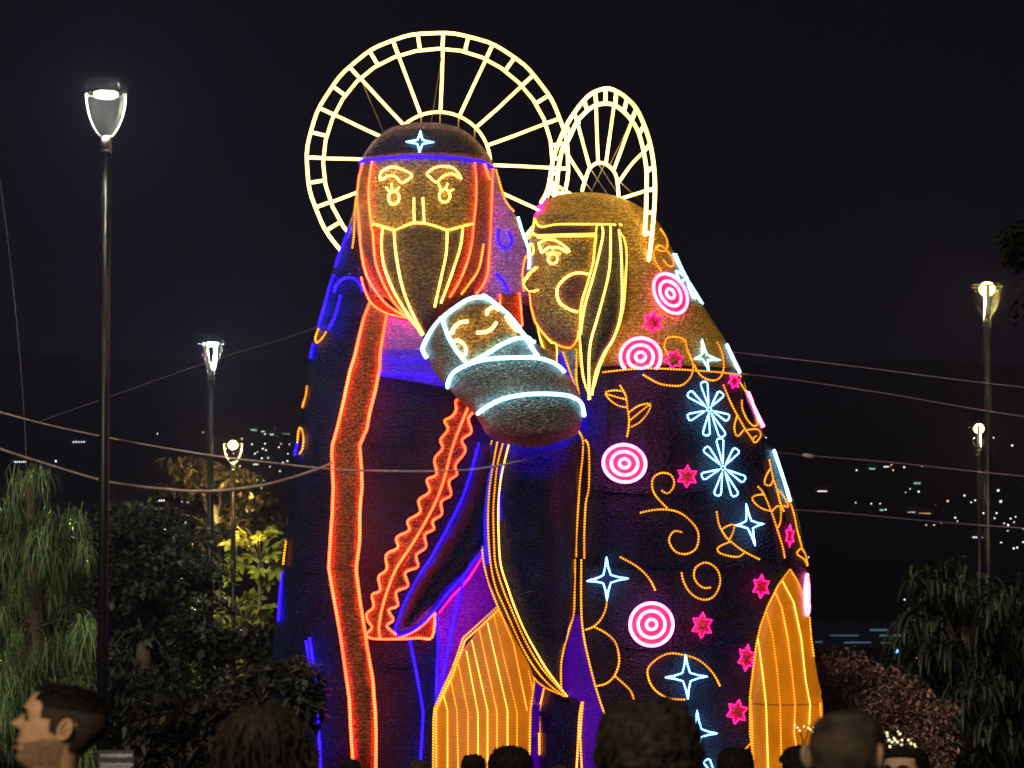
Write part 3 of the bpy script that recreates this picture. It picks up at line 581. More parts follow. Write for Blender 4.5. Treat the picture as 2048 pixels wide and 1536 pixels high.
for s in ('854,716 847,705 846,693 859,667 874,646 886,636 909,619 933,603 952,597 966,597 980,601', '966,591 995,613 1015,628 1042,660 1052,673 1068,685', '886,637 892,658 904,685 921,710 937,728', '937,728 952,718 976,705 1003,687 1025,678 1046,675 1060,677',
          '1050,675 1064,699 1075,714', '897,773 898,763 907,746 925,734 956,722 995,717 1034,716 1073,717 1103,726 1116,734 1128,746', '957,826 976,812 1005,798 1044,790 1083,788 1122,790 1146,796 1161,808 1166,831'):
    rope('rope_light', zz(s), SWD, wr, .027)
for nm, s in (('eyebrow', '904,668 909,656 921,646 937,644'), ('eyebrow', '973,630 976,621 986,616 995,621'), ('mouth', '953,666 970,665 984,658 992,646'), ('cheek', '905,685 915,681 927,687 933,699 931,710')):
    rope(nm, zz(s), WRM, bf, .025)
rope('cheek', zz('1013,632 1015,642 1029,658 1039,662 1030,648'), WRM, bf, .017, True)

# ------------------------------------------------------------------ ground, hillside
def tz(x, y):
    if y < 60: return 0.0
    q = y-60; z = 3.0e-5*q*q
    if y > 3600: z -= (y-3600)**2*2.4e-4
    return z+(noise.noise((x*.004, y*.003, .3))*22+noise.noise((x*.02, y*.012, 2.3))*4)*min(1, max(0, (y-250)/1500))
ys = [-60+i*20 for i in range(8)]+[100+i*i*3.2+i*12 for i in range(1, 34)]
vs = []; fs = []; NX = 41
for y in ys:
    W = 60+max(0, y)*.34
    for i in range(NX):
        x = -W+2*W*i/(NX-1); vs.append((x, y, tz(x, y)))
for j in range(len(ys)-1):
    for i in range(NX-1): fs.append((j*NX+i, j*NX+i+1, (j+1)*NX+i+1, (j+1)*NX+i))
gr = link('ground', mesh('ground', vs, fs), plain('earth', (.0035, .0032, .0045), 1, scale=.4, var=.6, bump=.3, spec=0)); tag(gr, kind='structure')
vs_ground = list(vs)
GB = BVHTree.FromPolygons([Vector(v) for v in vs], fs)
def on_hill(u, v):
    d = (P(u, v, 1)-CO).normalized(); h = GB.ray_cast(CO, d); return h[0]
# lights on the far hillside
LC = [glow_mat('far_light_cool', (.85, .95, 1), 2.8), glow_mat('far_light_white', (1, .95, .85), 2.8), glow_mat('far_light_warm', (1, .6, .3), 2.5), glow_mat('far_light_green', (.5, 1, .8), 1.7), glow_mat('far_light_red', (1, .3, .15), 2.5)]
POST = plain('far_post', (.05, .05, .05)); FW = plain('far_wall', (.018, .016, .016), 1, spec=0); FR = plain('far_roof', (.016, .010, .009), 1, spec=0)
lm = {}
def hill_lamp(u, v, s=1.0, k=0):
    p = on_hill(u, v)
    if p is None: return
    r_ = p.y/F*2.0*s
    if k not in lm:
        b = MB()
        for i in range(6): pass
        bm = bmesh.new(); bmesh.ops.create_icosphere(bm, subdivisions=1, radius=1); me = bpy.data.meshes.new('lamp_bulb'); bm.to_mesh(me); bm.free(); me.materials.append(LC[k]); lm[k] = me
    if 'post' not in lm:
        b = MB(); b.tube([(0, 0, -9), (0, 0, -.6)], .14, 5); lm['post'] = mesh('lamp_post', b.v, b.f); lm['post'].materials.append(POST)
    o = empty('hill_lamp', p); o.scale = (r_,)*3
    where = 'above the left-hand trees' if u < 430 else 'between the small warm street lamp and the cloak' if u < 620 else 'in the dark between the cloak and the right-hand poles' if u < 1905 else 'round the right-hand lamp poles'
    colr = ('cool white', 'white', 'warm', 'greenish', 'reddish')[k]
    tag(o, 'tiny %s hillside light %s' % (colr, where), 'street light', '%s hillside lights %s' % (colr, where))
    for nm, me in (('bulb', lm[k]), ('post', lm['post'])):
        c = bpy.data.objects.new(nm, me); COL.objects.link(c); c.parent = o
    o.location = p+Vector((0, -r_*1.2, r_*.3))
def hill_house(u, v, n, wpx, k, label):
    p = on_hill(u, v)
    if p is None: return
    q = p.y/F; hw = wpx*q*.75; hh = max(3.0, 6*q); c = p+Vector((0, 2, 0))
    o = empty('hill_house', c); tag(o, label, 'house', 'lit houses on the far hillside')
    b = MB(); b.box((0, 4, -1), (hw, 4, hh+1)); b.build('wall', FW, None, False).parent = o
    b = MB(); b.add([(-hw-.5, -.6, hh+.02), (hw+.5, -.6, hh+.02), (hw+.5, 8.6, hh+.02), (-hw-.5, 8.6, hh+.02), (-hw*.8, 4, hh+2.4), (hw*.8, 4, hh+2.4)], [(0, 1, 5, 4), (1, 2, 5), (2, 3, 4, 5), (3, 0, 4), (0, 3, 2, 1)]); b.build('roof', FR, None, False).parent = o
    for i in range(n):
        x = (-wpx/2+wpx*(i+.5)/n)*q; b = MB(); b.box((x, -.04, hh*.35), (min(wpx*q/n*.26, .95*q), .05, 1.25*q)); b.build('window', LC[k], None, False).parent = o
for t in '584,863,.7,0 589,863,.7,0 524,864,.8,0 528,863,.7,0 530,869,1,0 550,857,.7,1 554,874,.9,0 562,867,1,0 587,857,1,1 504,889,.9,1 530,888,.9,0 526,898,1,0 532,901,1,0 515,904,.7,1 510,908,.9,0 562,888,.7,0 558,895,.9,1 579,889,.7,0 576,908,.8,0 524,917,1,0 566,926,1,0 575,923,1,1 517,927,.9,0 540,934,.8,1 480,933,.9,1 560,943,1,1 514,962,1.2,0 527,962,1,0 523,977,.9,0 484,878,.8,1 217,827,.8,0 112,923,1.1,0 315,868,.8,1 406,865,.7,1 330,1060,1,0 327,1070,1,0 378,1080,1.1,0 405,1070,1,0 340,1092,.8,0 448,1057,1.4,4 228,1063,1,2 250,1120,1.2,2 258,1125,1,2 519,1035,1,0 530,1045,1,0 364,1004,.6,1 375,1005,.6,0 390,1005,.6,1 1713,941,1,1 1779,933,.9,1 1786,941,1,2 1783,930,.8,2 1808,935,1,1 1844,934,.7,1 1820,978,.7,1 1837,984,1.1,1 1811,985,.6,0 1895,1003,1.3,2 1929,992,1.1,1 1950,1001,.9,1 1942,1005,.8,1 1996,982,1.5,0 2001,1004,1.5,1 1993,1027,1,1 1989,1037,.9,0 1742,1008,.9,1 1760,1008,.8,1 1757,1017,1,0 1771,1020,.9,0 1711,1006,.7,0 1852,1051,.9,1 1868,1051,1,1 1883,1047,.6,2 1910,1036,1,0 1915,1043,.7,0 1967,1027,1,1 1964,1071,1,0 2021,1038,1,0 2031,1034,.8,1 2028,1045,.8,1 2016,1051,1.2,0 2008,1047,.8,1 2015,1063,1.1,0 2002,1086,1,1 2027,1098,1.1,1 2034,1096,1.1,1 2046,1059,.9,1 2046,1085,1,1 1809,1200,1,1 2024,892,1.2,0 1949,876,.7,1 1956,876,.6,1 1987,876,.9,1 1617,1115,.8,0 1928,1072,.6,1 1871,1010,.6,2 1803,1009,.6,1'.split():
    a = t.split(','); hill_lamp(float(a[0]), float(a[1]), float(a[2])*.85, int(a[3]))
for i, (u, v, n, wp, k, lb_) in enumerate(((507, 862, 4, 12, 3, 'hillside house with green-lit windows just right of the warm tulip lamp'), (543, 871, 2, 8, 0, 'bright cool-lit hillside house beside the cloak edge, left of another'), (571, 871, 4, 14, 0, 'hillside house with a row of blue-white windows nearest the cloak'), (536, 918, 1, 6, 0, 'hillside house with one bright window under the window row houses'),
        (511, 931, 3, 10, 0, 'cluster-lit hillside house just above the lower slack cable'), (157, 886, 5, 26, 0, 'hillside house with a sparse dim window row left of the tallest lamp pole'), (40, 926, 6, 26, 0, 'hillside house with a bright window row above the drooping green tree'), (320, 1004, 4, 18, 0, 'hillside house with bright windows behind the middle tree'),
        (1745, 940, 3, 12, 3, 'hillside house with greenish windows below the right cable'), (1773, 936, 3, 10, 1, 'hillside house with white windows in the upper right cluster'), (1645, 985, 5, 20, 1, 'hillside house with an even window row beside the cloak'), (1835, 969, 4, 14, 3, 'hillside house with dim green windows above the wide bright row'),
        (1826, 1028, 5, 20, 1, 'wide hillside house brightly lit in white and orange'), (1850, 1030, 6, 24, 2, 'long orange-lit hillside house continuing the bright row'), (1764, 1023, 3, 8, 3, 'small green-lit hillside house under the middle right lights'), (1956, 1078, 6, 20, 0, 'hillside house with bright blue-white window row behind the right pole'))):
    hill_house(u, v, n, wp, k, lb_)
# long low building behind the flowering shrub
bp = on_hill(1725, 1296) or P(1725, 1296, 800)
fb = empty('far_building', bp); tag(fb, 'long dark building with pale blue lit window strips behind the flowering shrub', 'building')
q = bp.y/F
b = MB(); b.box((0, 4, 18*q), (130*q, 3.9, 34*q)); b.build('wall', plain('far_block', (.006, .008, .015), .9, spec=0), fb, False).matrix_parent_inverse = Matrix()
b = MB(); b.box((0, 4, 53*q), (134*q, 4.2, 1.2*q)); b.build('roof', FR, fb, False).matrix_parent_inverse = Matrix()
SG = glow_mat('strip_window', (.36, .60, .85), .16)
for (u0, u1, v_, h_) in ((1735, 1779, 1272, 1.6), (1805, 1824, 1272, 1.4), (1733, 1785, 1285-26, 1.3), (1660, 1705, 1271, 1.2), (1740, 1775, 1262-2, 2.2), (1684, 1717, 1271, 1.5), (1759, 1802, 1271, 2), (1630, 1645, 1284, 1.5), (1688, 1742, 1285, 1.6), (1762, 1790, 1286, 1.5))[3:]:
    b = MB(); b.box(((((u0+u1)/2)-1725)*q, -.02, (1296-v_)*q), ((u1-u0)/2*q, .12, h_*q)); b.build('window', SG, fb, False).matrix_parent_inverse = Matrix()

# ------------------------------------------------------------------ street lamps
CLEAR, nt_, o_ = new_mat('clear_acrylic'); a_ = node(nt_, 'ShaderNodeBsdfTransparent'); b_ = node(nt_, 'ShaderNodeBsdfTranslucent'); c_ = node(nt_, 'ShaderNodeMixShader'); c_.inputs[0].default_value = .0011
b_.inputs[0].default_value = (.9, .9, .85, 1); nt_.links.new(a_.outputs[0], c_.inputs[1]); nt_.links.new(b_.outputs[0], c_.inputs[2]); nt_.links.new(c_.outputs[0], o_.inputs[0])
DOME = CLEAR.copy(); DOME.name = 'clear_dome'
for n_ in DOME.node_tree.nodes:
    if n_.type == 'MIX_SHADER': n_.inputs[0].default_value = .0009
POLE = plain('pole_paint', (.010, .010, .012), .42, .0, spec=.35, scale=14); ARM = plain('arm_paint', (.55, .55, .52), .35); COLR = plain('collar_metal', (.12, .125, .13), .35, .5)
def street_lamp(u, vb, vt, d, yaw, col, e, watt, label, lean=0, ubase=None, ball=False):
    """vb: row where the arms leave the pole; vt: row of the lit disc"""
    top = P(u, vb, d); x, zb = top.x, top.z; zt = P(u, vt, d).z; H_ = zt-zb
    base = P(ubase or u, HOR, d); o = empty('street_lamp', (x, d, 0), yaw)
    tag(o, label, 'street lamp', 'tulip street lamps')
    sh = base.x-x
    def kid(ob): ob.parent = o; return ob
    b = MB(); b.tube([(sh*math.cos(yaw), -sh*math.sin(yaw), tz(x, d)), (0, 0, zb-.22)], .068, 14, taper=lambda t: 1.12-.12*t); kid(b.build('pole', POLE))
    b = MB(); b.tube([(sh*math.cos(yaw), -sh*math.sin(yaw), tz(x, d)-.02), (sh*math.cos(yaw), -sh*math.sin(yaw), .12)], .16, 14); kid(b.build('base_plate', POLE))
    b = MB(); b.tube([(0, 0, zb-.24), (0, 0, zb-.02)], .075, 14); b.tube([(0, 0, zb-.245), (0, 0, zb-.215)], .085, 14); kid(b.build('collar', COLR))
    w_ = .275
    for s in (-1, 1):
        pts = [(s*.06, 0, zb-.03)]+[(s*(.06+(w_-.06)*math.sin(t*math.pi/2)**.85), 0, zb-.03+(H_+.05)*t**1.25) for t in [i/14 for i in range(1, 15)]]
        b = MB(); vs = []; fs = []
        for i, p in enumerate(pts):
            a_, c_ = .014, .05
            for (ex, ey) in ((-a_, -c_), (a_, -c_), (a_, c_), (-a_, c_)): vs.append((p[0]+ex, p[1]+ey*(1-.3*i/14), p[2]))
        for i in range(len(pts)-1):
            for k in range(4): fs.append((i*4+k, i*4+(k+1) % 4, (i+1)*4+(k+1) % 4, (i+1)*4+k))
        fs += [(3, 2, 1, 0), tuple(len(vs)-4+k for k in range(4))]
        b.add(vs, fs); kid(b.build('arm', ARM, None, False))
    n = 28
    def revolve(nm, prof, mat):
        vs = []; fs = []
        for (rr, zz_) in prof:
            for k in range(n): vs.append((rr*math.cos(2*math.pi*k/n), rr*math.sin(2*math.pi*k/n), zz_))
        for i in range(len(prof)-1):
            for k in range(n): fs.append((i*n+k, i*n+(k+1) % n, (i+1)*n+(k+1) % n, (i+1)*n+k))
        kid(link(nm, mesh(nm, vs, fs), mat))
    revolve('bowl', [((.055+(w_-.075)*math.sin(t*math.pi/2)**.85), zb-.02+(H_+.03)*t**1.25) for t in [i/12 for i in range(13)]], CLEAR)
    revolve('dome', [(.292*math.cos(a), zt+.03+.27*math.sin(a)) for a in [math.pi/2*i/9 for i in range(9)]]+[(.004, zt+.30)], DOME)
    revolve('rim', [(.285, zt+.0), (.297, zt+.005), (.297, zt+.028), (.285, zt+.03), (.285, zt+.0)], POLE)
    b = MB(); vs = []; fs = []; R0, H0, NR = (.165, .05, 7) if not ball else (.155, .14, 9)
    for i in range(NR):
        a = -math.pi/2+math.pi*(i+.5)/NR
        for k in range(20): vs.append((R0*math.cos(a)*math.cos(2*math.pi*k/20), R0*math.cos(a)*math.sin(2*math.pi*k/20), zt+H0*math.sin(a)-(.03 if ball else .0)))
    for i in range(NR-1):
        for k in range(20): fs.append((i*20+k, i*20+(k+1) % 20, (i+1)*20+(k+1) % 20, (i+1)*20+k))
    fs += [tuple(range(19, -1, -1)), tuple((NR-1)*20+k for k in range(20))]; b.add(vs, fs)
    kid(b.build('light_bulb', glow_mat('lamp_%d' % int(u*10+vt), col, e), None))
    ld = bpy.data.lights.new('lamp_light', 'POINT'); ld.energy = watt; ld.color = col; ld.shadow_soft_size = .12
    lo = bpy.data.objects.new('lamp_light', ld); COL.objects.link(lo); lo.parent = o; lo.location = (0, 0, zt-(.27 if ball else .16))
    return o
street_lamp(212, 270, 189, 47, R(8), (1, .97, .74), 80, 1500, 'nearest tulip street lamp with bright white disc, tallest in view', ubase=203)
street_lamp(422, 738, 688, 75, R(72), (.86, 1, .95), 80, 1800, 'cool white tulip street lamp on a dark pole behind the tallest one', ubase=418)
street_lamp(466, 924, 888, 103, R(5), (1, .58, .18), 9, 3000, 'small warm tulip street lamp above the olive crowned tree', ubase=468, ball=True)
street_lamp(1974, 630, 575, 65, R(86), (1, .66, .22), 9, 1500, 'warm street lamp with starry glare high at the right edge', ubase=1981, ball=True)
street_lamp(1958, 893, 855, 96, R(80), (1, .62, .26), 8, 1500, 'small warm street lamp just below the taller one at the right', ubase=1962, ball=True)

# ------------------------------------------------------------------ cables
CAB = plain('cable_sheath', (.34, .28, .25), .5); CABD = plain('cable_dark', (.16, .14, .16), .5); CABV = plain('cable_mauve', (.38, .29, .42), .5)
def cable(s, d0, d1, r, label, mat=CAB):
    p = cat_rom(zz(s), 6); n = len(p)
    pts = [P(u, v, d0+(d1-d0)*i/(n-1)) for i, (u, v) in enumerate(p)]
    o = tube('guy_cable', pts, r, mat, None); tag(o, label, 'cable', 'guy cables of the figures')
cable('-160,785 0,825 110,853 215,875 330,896 440,913 540,925 660,938 780,942 880,942 960,937 1060,918 1168,890', 47.6, 48.5, .014, 'long pale cable sagging across the bearded figure to the dark sleeve')
cable('-160,843 0,898 100,930 215,963 330,978 420,982 520,971 590,953 640,936 664,926', 47.5, 48.9, .019, 'thick sagging cable fixed to the red stole of the bearded figure')
cable('60,850 240,786 440,716 560,680 634,655', 60, 50.2, .009, 'thin faint cable rising to the left edge of the mantle', CABD)
cable('1340,683 1400,694 1470,705 1700,732 1960,765 2200,790', 49.2, 58, .010, 'upper thin cable leaving the golden veil towards the right', CABV)
cable('1485,748 1600,762 1780,789 1960,820 2200,856', 49.9, 58, .013, 'mauve cable leaving the corner of the golden veil', CABV)
cable('1550,905 1620,912 1780,925 1960,944 2200,968', 50, 58, .012, 'cable with a turnbuckle leaving the cloak edge by white light', CABV)
b = MB(); b.tube([P(1604, 910, 50.3), P(1612, 911, 50.3), P(1622, 913, 50.35), P(1632, 914, 50.4)], .03, 8, taper=lambda t: .5+math.sin(t*3.14)*.8); tb = b.build('turnbuckle', CAB); tag(tb, 'small metal turnbuckle on the cable right of the cloak', 'turnbuckle')
cable('1588,1020 1700,1028 1840,1041 1965,1051 2200,1066', 50, 58, .012, 'lowest cable leaving the cloak at the right, above the round trees', CABV)
cable('-5,320 20,520 40,720 52,905 60,1200', 53, 56, .007, 'very thin near-vertical dark wire at the left edge', CABD)
cable('1985,905 2020,945 2060,990', 90, 94, .014, 'short slanting faint wire right of the right-hand poles', CABD)

# ------------------------------------------------------------------ trees
def leaf_mat(name, col, var=.6, rough=.5): return plain(name, col, rough, 0, var, attr='tint', trans=.25, spec=.35)
def set_tint(me, per):           # one random tint per leaf
    a = me.attributes.new('tint', 'FLOAT', 'POINT'); n = len(me.vertices); vals = [0]*n
    for i in range(0, n, per):
        t = random.random()
        for j in range(i, min(n, i+per)): vals[j] = t
    a.data.foreach_set('value', vals)
def leaves(name, cents, size, mat, parent, count, spread, droop=.3, flat=.5, per_mat=None):
    """small folded leaves scattered through the clumps (centre, radius)"""
    vs = []; fs = []
    for c, rad in cents:
        for _ in range(count):
            d_ = Vector((random.gauss(0, 1), random.gauss(0, 1), random.gauss(0, 1))); d_.normalize()
            p = c+Vector((d_.x, d_.y, d_.z*flat))*rad*(random.random()**.45)
            a = Vector((random.uniform(-1, 1), random.uniform(-1, 1), random.uniform(-.7, .5)-droop)); a.normalize()
            s = a.cross(Vector((random.uniform(-.5, .5), random.uniform(-.5, .5), 1))).normalized(); u_ = a.cross(s)
            L = size*random.uniform(.45, 1.45); W = L*.27; o = len(vs)
            vs += [p, p+a*L*.5+s*W+u_*L*.07, p+a*L-Vector((0, 0, L*.12)), p+a*L*.5-s*W+u_*L*.07]
            fs += [(o, o+1, o+2), (o, o+2, o+3)]
    me = mesh(name, vs, fs); set_tint(me, 4); return link(name, me, mat, parent, False)
def blades(name, cents, L0, wd, mat, parent, count, droop=1.0):
    vs = []; fs = []
    for c0, k in cents:
        for _ in range(count):
            c = c0+Vector((random.gauss(0, .13), random.gauss(0, .13), random.gauss(0, .13)))*k; an = random.uniform(0, 2*math.pi); el = random.uniform(-.5, 1.4); L = L0*k*random.uniform(.45, 1.2)
            dx, dy = math.cos(an)*math.cos(el), math.sin(an)*math.cos(el); dz = math.sin(el); s = Vector((-math.sin(an), math.cos(an), 0)); o = len(vs); N = 5
            for i in range(N+1):
                t = i/N; p = c+Vector((dx*L*(t-.25*t*t), dy*L*(t-.25*t*t), dz*L*t*.6-droop*L*t*t*.95)); ww = wd*(1-.85*t)*(.5+.5*min(1, t*4))
                vs += [p-s*ww, p+s*ww]
            for i in range(N): fs.append((o+2*i, o+2*i+1, o+2*i+3, o+2*i+2))
    me = mesh(name, vs, fs); a = me.attributes.new('tint', 'FLOAT', 'POINT'); vals = []
    for _ in cents:
        tc_ = random.random()
        for _ in range(count): vals += [min(1, max(0, tc_*.75+random.uniform(-.05, .3)))]*12
    a.data.foreach_set('value', vals); return link(name, me, mat, parent, False)
BARK = plain('bark', (.09, .07, .05), .9, scale=14, bump=.8); BARKP = plain('pale_bark', (.22, .21, .13), .8, scale=20, bump=.6)
def trunk(parent, pts, r, mat=BARK, name='trunk'):
    p = cat_rom([tuple(q) for q in pts], 5); return tube(name, [Vector(q)+Vector((random.uniform(-.3, .3), random.uniform(-.3, .3), 0))*r*.4 for q in p], r, mat, parent, 9, taper=lambda t: 1.1-.65*t)
def limbs(parent, base, cents, r, mat=BARK):
    b = MB()
    for c, _ in cents:
        m_ = (base+c)/2+Vector((0, 0, .15)); b.tube([base, m_, c], r, 5, taper=lambda t: 1-.75*t)
    b.build('branch', mat, parent)
def tree(name, u, d, label, cat='tree', group=None):
    o = empty(name, (P(u, HOR, d).x, d, tz(P(u, HOR, d).x, d))); tag(o, label, cat, group); return o
def cl(d, lst, jit=1.0): return [(P(u, v, d+random.uniform(-jit, jit)), k) for u, v, k in lst]
# left drooping tree
d = 62; t = tree('weeping_tree', 70, d, 'light green weeping tree with stringy drooping foliage at far left')
C_ = cl(d, [(45, 955, 1.0), (80, 945, .7), (20, 1020, 1), (95, 1028, .9), (150, 1030, .8), (5, 1080, 1), (60, 1085, 1.1), (120, 1090, 1), (40, 1150, 1.1), (100, 1160, 1), (150, 1130, .9), (10, 1220, 1.1), (75, 1225, 1.1), (140, 1210, 1), (30, 1290, 1.1), (100, 1290, 1), (150, 1300, .9), (60, 1350, 1), (120, 1380, 1), (10, 1360, 1), (165, 1090, .7), (170, 1250, .8), (-30, 1000, 1.1), (-30, 1120, 1.2), (-40, 1250, 1.2), (60, 1430, 1.1), (0, 1450, 1.2), (130, 1460, 1.1)]+[(random.uniform(-40, 170), v_, random.uniform(.6, .95)) for v_ in range(1035, 1500, 17)], 1.2)
trunk(t, [t.location, P(70, 1300, d), P(62, 1100, d), P(60, 975, d)], .16); limbs(t, P(66, 1260, d), C_[::3], .02)
blades('crown', C_, .66, .0125, leaf_mat('foliage_green', (.21, .31, .14), .95), t, 110, 1.0)
# dark broad tree behind it
d = 72; t = tree('dark_tree', 290, d, 'dark bushy tree mass behind the tallest lamp pole')
C_ = cl(d, [(u+random.uniform(-12, 12), v+random.uniform(-12, 12), random.uniform(.45, .75)) for u in range(165, 420, 42) for v in range(1030, 1560, 45) if v > 1010+abs(u-270)*.45], 1.6)
trunk(t, [t.location, P(285, 1300, d), P(290, 1120, d)], .2); limbs(t, P(288, 1250, d), C_[::4], .02)
leaves('crown', C_, .17, leaf_mat('foliage_dark', (.052, .066, .044), .95), t, 210, 1)
# olive tree round the small warm lamp
d = 106; t = tree('olive_tree', 432, d, 'olive brown crowned tree with a pale straight trunk under the small warm lamp')
C_ = cl(d, [(u+random.uniform(-10, 10), v+random.uniform(-8, 8), random.uniform(.55, .8)) for u, v in ((370, 935), (410, 930), (440, 950), (480, 950), (345, 975), (390, 975), (430, 990), (480, 990), (510, 1000), (335, 1020), (375, 1030), (410, 1050), (450, 1030), (500, 1035), (530, 1045), (400, 1080), (345, 1060), (465, 1060))], 1.6)
trunk(t, [t.location, P(436, 1300, d), P(434, 1100, d), P(430, 1010, d)], .17, BARKP); limbs(t, P(431, 1060, d), C_, .05)
leaves('crown', C_, .30, leaf_mat('foliage_olive', (.042, .038, .016), .8), t, 130, 1, .5)
# papaya-like trees with large lobed leaves
def lobed():
    vs = [(0, 0, 0)]; fs = []; N = 5; ring = []
    for i in range(N):
        a = R(-110+220*i/(N-1)); L = 1-.2*abs(i-2)/2
        ring += [(math.sin(a-R(27))*.45, math.cos(a-R(27))*.45, .03), (math.sin(a-R(17))*L*.72, math.cos(a-R(17))*L*.72, -.03), (math.sin(a)*L, math.cos(a)*L, -.16), (math.sin(a+R(17))*L*.72, math.cos(a+R(17))*L*.72, -.03)]
    a = R(110+27); ring.append((math.sin(a)*.45, math.cos(a)*.45, .03))
    vs += ring
    for i in range(len(ring)-1): fs.append((0, i+1, i+2))
    me = mesh('lobed_leaf', vs, fs); a = me.attributes.new('tint', 'FLOAT', 'POINT'); a.data.foreach_set('value', [.2]+[.3+.5*(p[0]**2+p[1]**2)**.5 for p in ring]); return me
LM = [lobed() for _ in range(2)]; LM[0].materials.append(leaf_mat('foliage_lime', (.36, .48, .055), .55)); LM[1].materials.append(leaf_mat('foliage_yellow_green', (.40, .45, .06), .55))
def papaya(u, d, crown, trunks, label, sz, n):
    t = tree('papaya_tree', u, d, label, 'tree')
    for tr_ in trunks: trunk(t, tr_, .09, BARKP)
    (cu_, cv_), lst = crown; c = P(cu_, cv_, d)
    b = MB()
    for (lu, lv) in lst+lst:
        e_ = P(lu+random.uniform(-11, 11), lv+random.uniform(-9, 9), d+random.uniform(-.6, .6)); me = random.choice(LM)
        o = bpy.data.objects.new('leaf', me); COL.objects.link(o); o.parent = t
        dirv = (e_-c); dirv.normalize(); y_ = Vector((dirv.x, dirv.y-.3, dirv.z-.5)).normalized(); z_ = Vector((random.uniform(-.6, .6), -.7+random.uniform(-.3, .4), .75)); x_ = y_.cross(z_).normalized(); z_ = x_.cross(y_)
        M = Matrix((x_, y_, z_)).transposed().to_4x4(); s = sz*random.uniform(.75, 1.2); M = Matrix.Translation(e_-t.location) @ M @ Matrix.Scale(s, 4); o.matrix_local = M
        b.tube([c, (c+e_)/2+Vector((0, 0, .12)), e_], .018, 5)
    b.build('leaf_stalk', BARKP, t)
d = 104.2
papaya(520, d, ((520, 1120), [(560, 1075), (515, 1072), (485, 1068), (500, 1085), (540, 1085), (565, 1095), (470, 1090), (580, 1110), (545, 1110), (460, 1110), (500, 1110), (590, 1130), (560, 1135), (530, 1150), (480, 1130), (470, 1145), (575, 1150), (540, 1070), (590, 1085), (510, 1140), (455, 1128)]), [[q_ for q_ in (P(517, HOR, d).xyz+Vector((0, 0, -1.6)), P(518, 1300, d), P(520, 1125, d))]], 'upper lime green papaya tree with lobed leaves beside the cloak edge', .40, 20)
papaya(490, 104.6, ((490, 1250), [(455, 1225), (470, 1205), (500, 1195), (520, 1200), (485, 1230), (510, 1225), (530, 1215), (455, 1245), (495, 1215), (530, 1235), (475, 1240), (515, 1250), (400, 1200), (412, 1210), (395, 1215)]), [[P(490, HOR, 104.6)+Vector((0, 0, -1.6)), P(490, 1330, 104.6), P(490, 1250, 104.6)]], 'lower lime green papaya tree below the upper one, between two poles', .40, 14)
papaya(450, 104.9, ((430, 1370), [(392, 1290), (400, 1310), (390, 1330), (405, 1345), (392, 1365), (408, 1385), (455, 1300), (475, 1310), (485, 1330), (460, 1335), (475, 1355), (450, 1365), (480, 1380), (455, 1390), (500, 1345), (410, 1410), (470, 1405)]), [[P(436, HOR, 104.9)+Vector((0, 0, -1.6)), P(434, 1420, 104.9), P(430, 1370, 104.9)]], 'yellow-green papaya thicket low on both sides of the pale trunk', .36, 16)
# dark shrubs in front of them
for (u, d, lst, sz, col, label) in ((540, 66, [(u_+random.uniform(-9, 9), v_+random.uniform(-9, 9), .42) for u_, v_ in ((500, 1290), (540, 1270), (570, 1290), (600, 1330), (520, 1330), (560, 1330), (540, 1370), (580, 1380), (500, 1380), (470, 1400), (540, 1420), (500, 1440), (450, 1460), (560, 1470), (420, 1290), (450, 1280), (400, 1285))], .24, (.03, .032, .016), 'dark green shrub between the papaya trees and the cloak'),
        (590, 45.8, [(u_+random.uniform(-6, 6), v_+random.uniform(-6, 6), .24) for u_, v_ in ((595, 1335), (580, 1345), (610, 1350), (560, 1360), (590, 1375), (615, 1380), (570, 1400), (600, 1405), (560, 1430), (590, 1440), (575, 1470), (610, 1425), (560, 1490), (600, 1500), (548, 1345))], .16, (.055, .06, .035), 'grey green leafy shrub against the lower left cloak with blue lights'),
        (400, 60, [(u_+random.uniform(-9, 9), v_+random.uniform(-9, 9), .42) for u_ in range(300, 520, 40) for v_ in range(1420, 1600, 36)], .22, (.035, .03, .02), 'low dark brown hedge in front of the middle trees')):
    t = tree('leafy_shrub', u, d, label, 'shrub'); C_ = cl(d, lst, .5)
    trunk(t, [t.location, P(u, 1500, d), P(u, lst[0][1]+40, d)], .06); limbs(t, P(u, 1480, d), C_, .015)
    leaves('crown', C_, sz, leaf_mat('foliage_'+str(u), col, .9), t, 170, 1, .3, .9)
# right-hand trees
d = 58; t = tree('drooping_tree', 1930, d, 'dull green tree with heavy drooping leaf sprays at the right')
C_ = cl(d, [(1840, 1150, .75), (1875, 1145, .9), (1915, 1150, 1), (1955, 1170, 1), (1990, 1200, .9), (1820, 1240, .9), (1860, 1225, 1), (1905, 1230, 1.1), (1950, 1250, 1), (1800, 1290, .9), (1845, 1290, 1), (1895, 1300, 1.1), (1945, 1320, 1.1), (1985, 1290, 1), (1830, 1350, 1), (1880, 1370, 1.1), (1930, 1390, 1.1), (1980, 1370, 1.1), (1870, 1430, 1.1), (1920, 1460, 1.1), (1970, 1450, 1.1), (1850, 1500, 1.1), (1900, 1530, 1.1), (1960, 1530, 1)]+[(random.uniform(1830, 1990), v_, random.uniform(.5, .9)) for v_ in range(1165, 1540, 9)], 1.1)
trunk(t, [t.location, P(1935, 1400, d), P(1925, 1180, d)], .14); limbs(t, P(1930, 1330, d), C_[::3], .02)
blades('crown', C_, .52, .055, leaf_mat('foliage_dull', (.038, .046, .028), .85), t, 60, .95)
d = 60; t = tree('drooping_tree', 2070, d, 'second drooping dark green tree cut by the right edge')
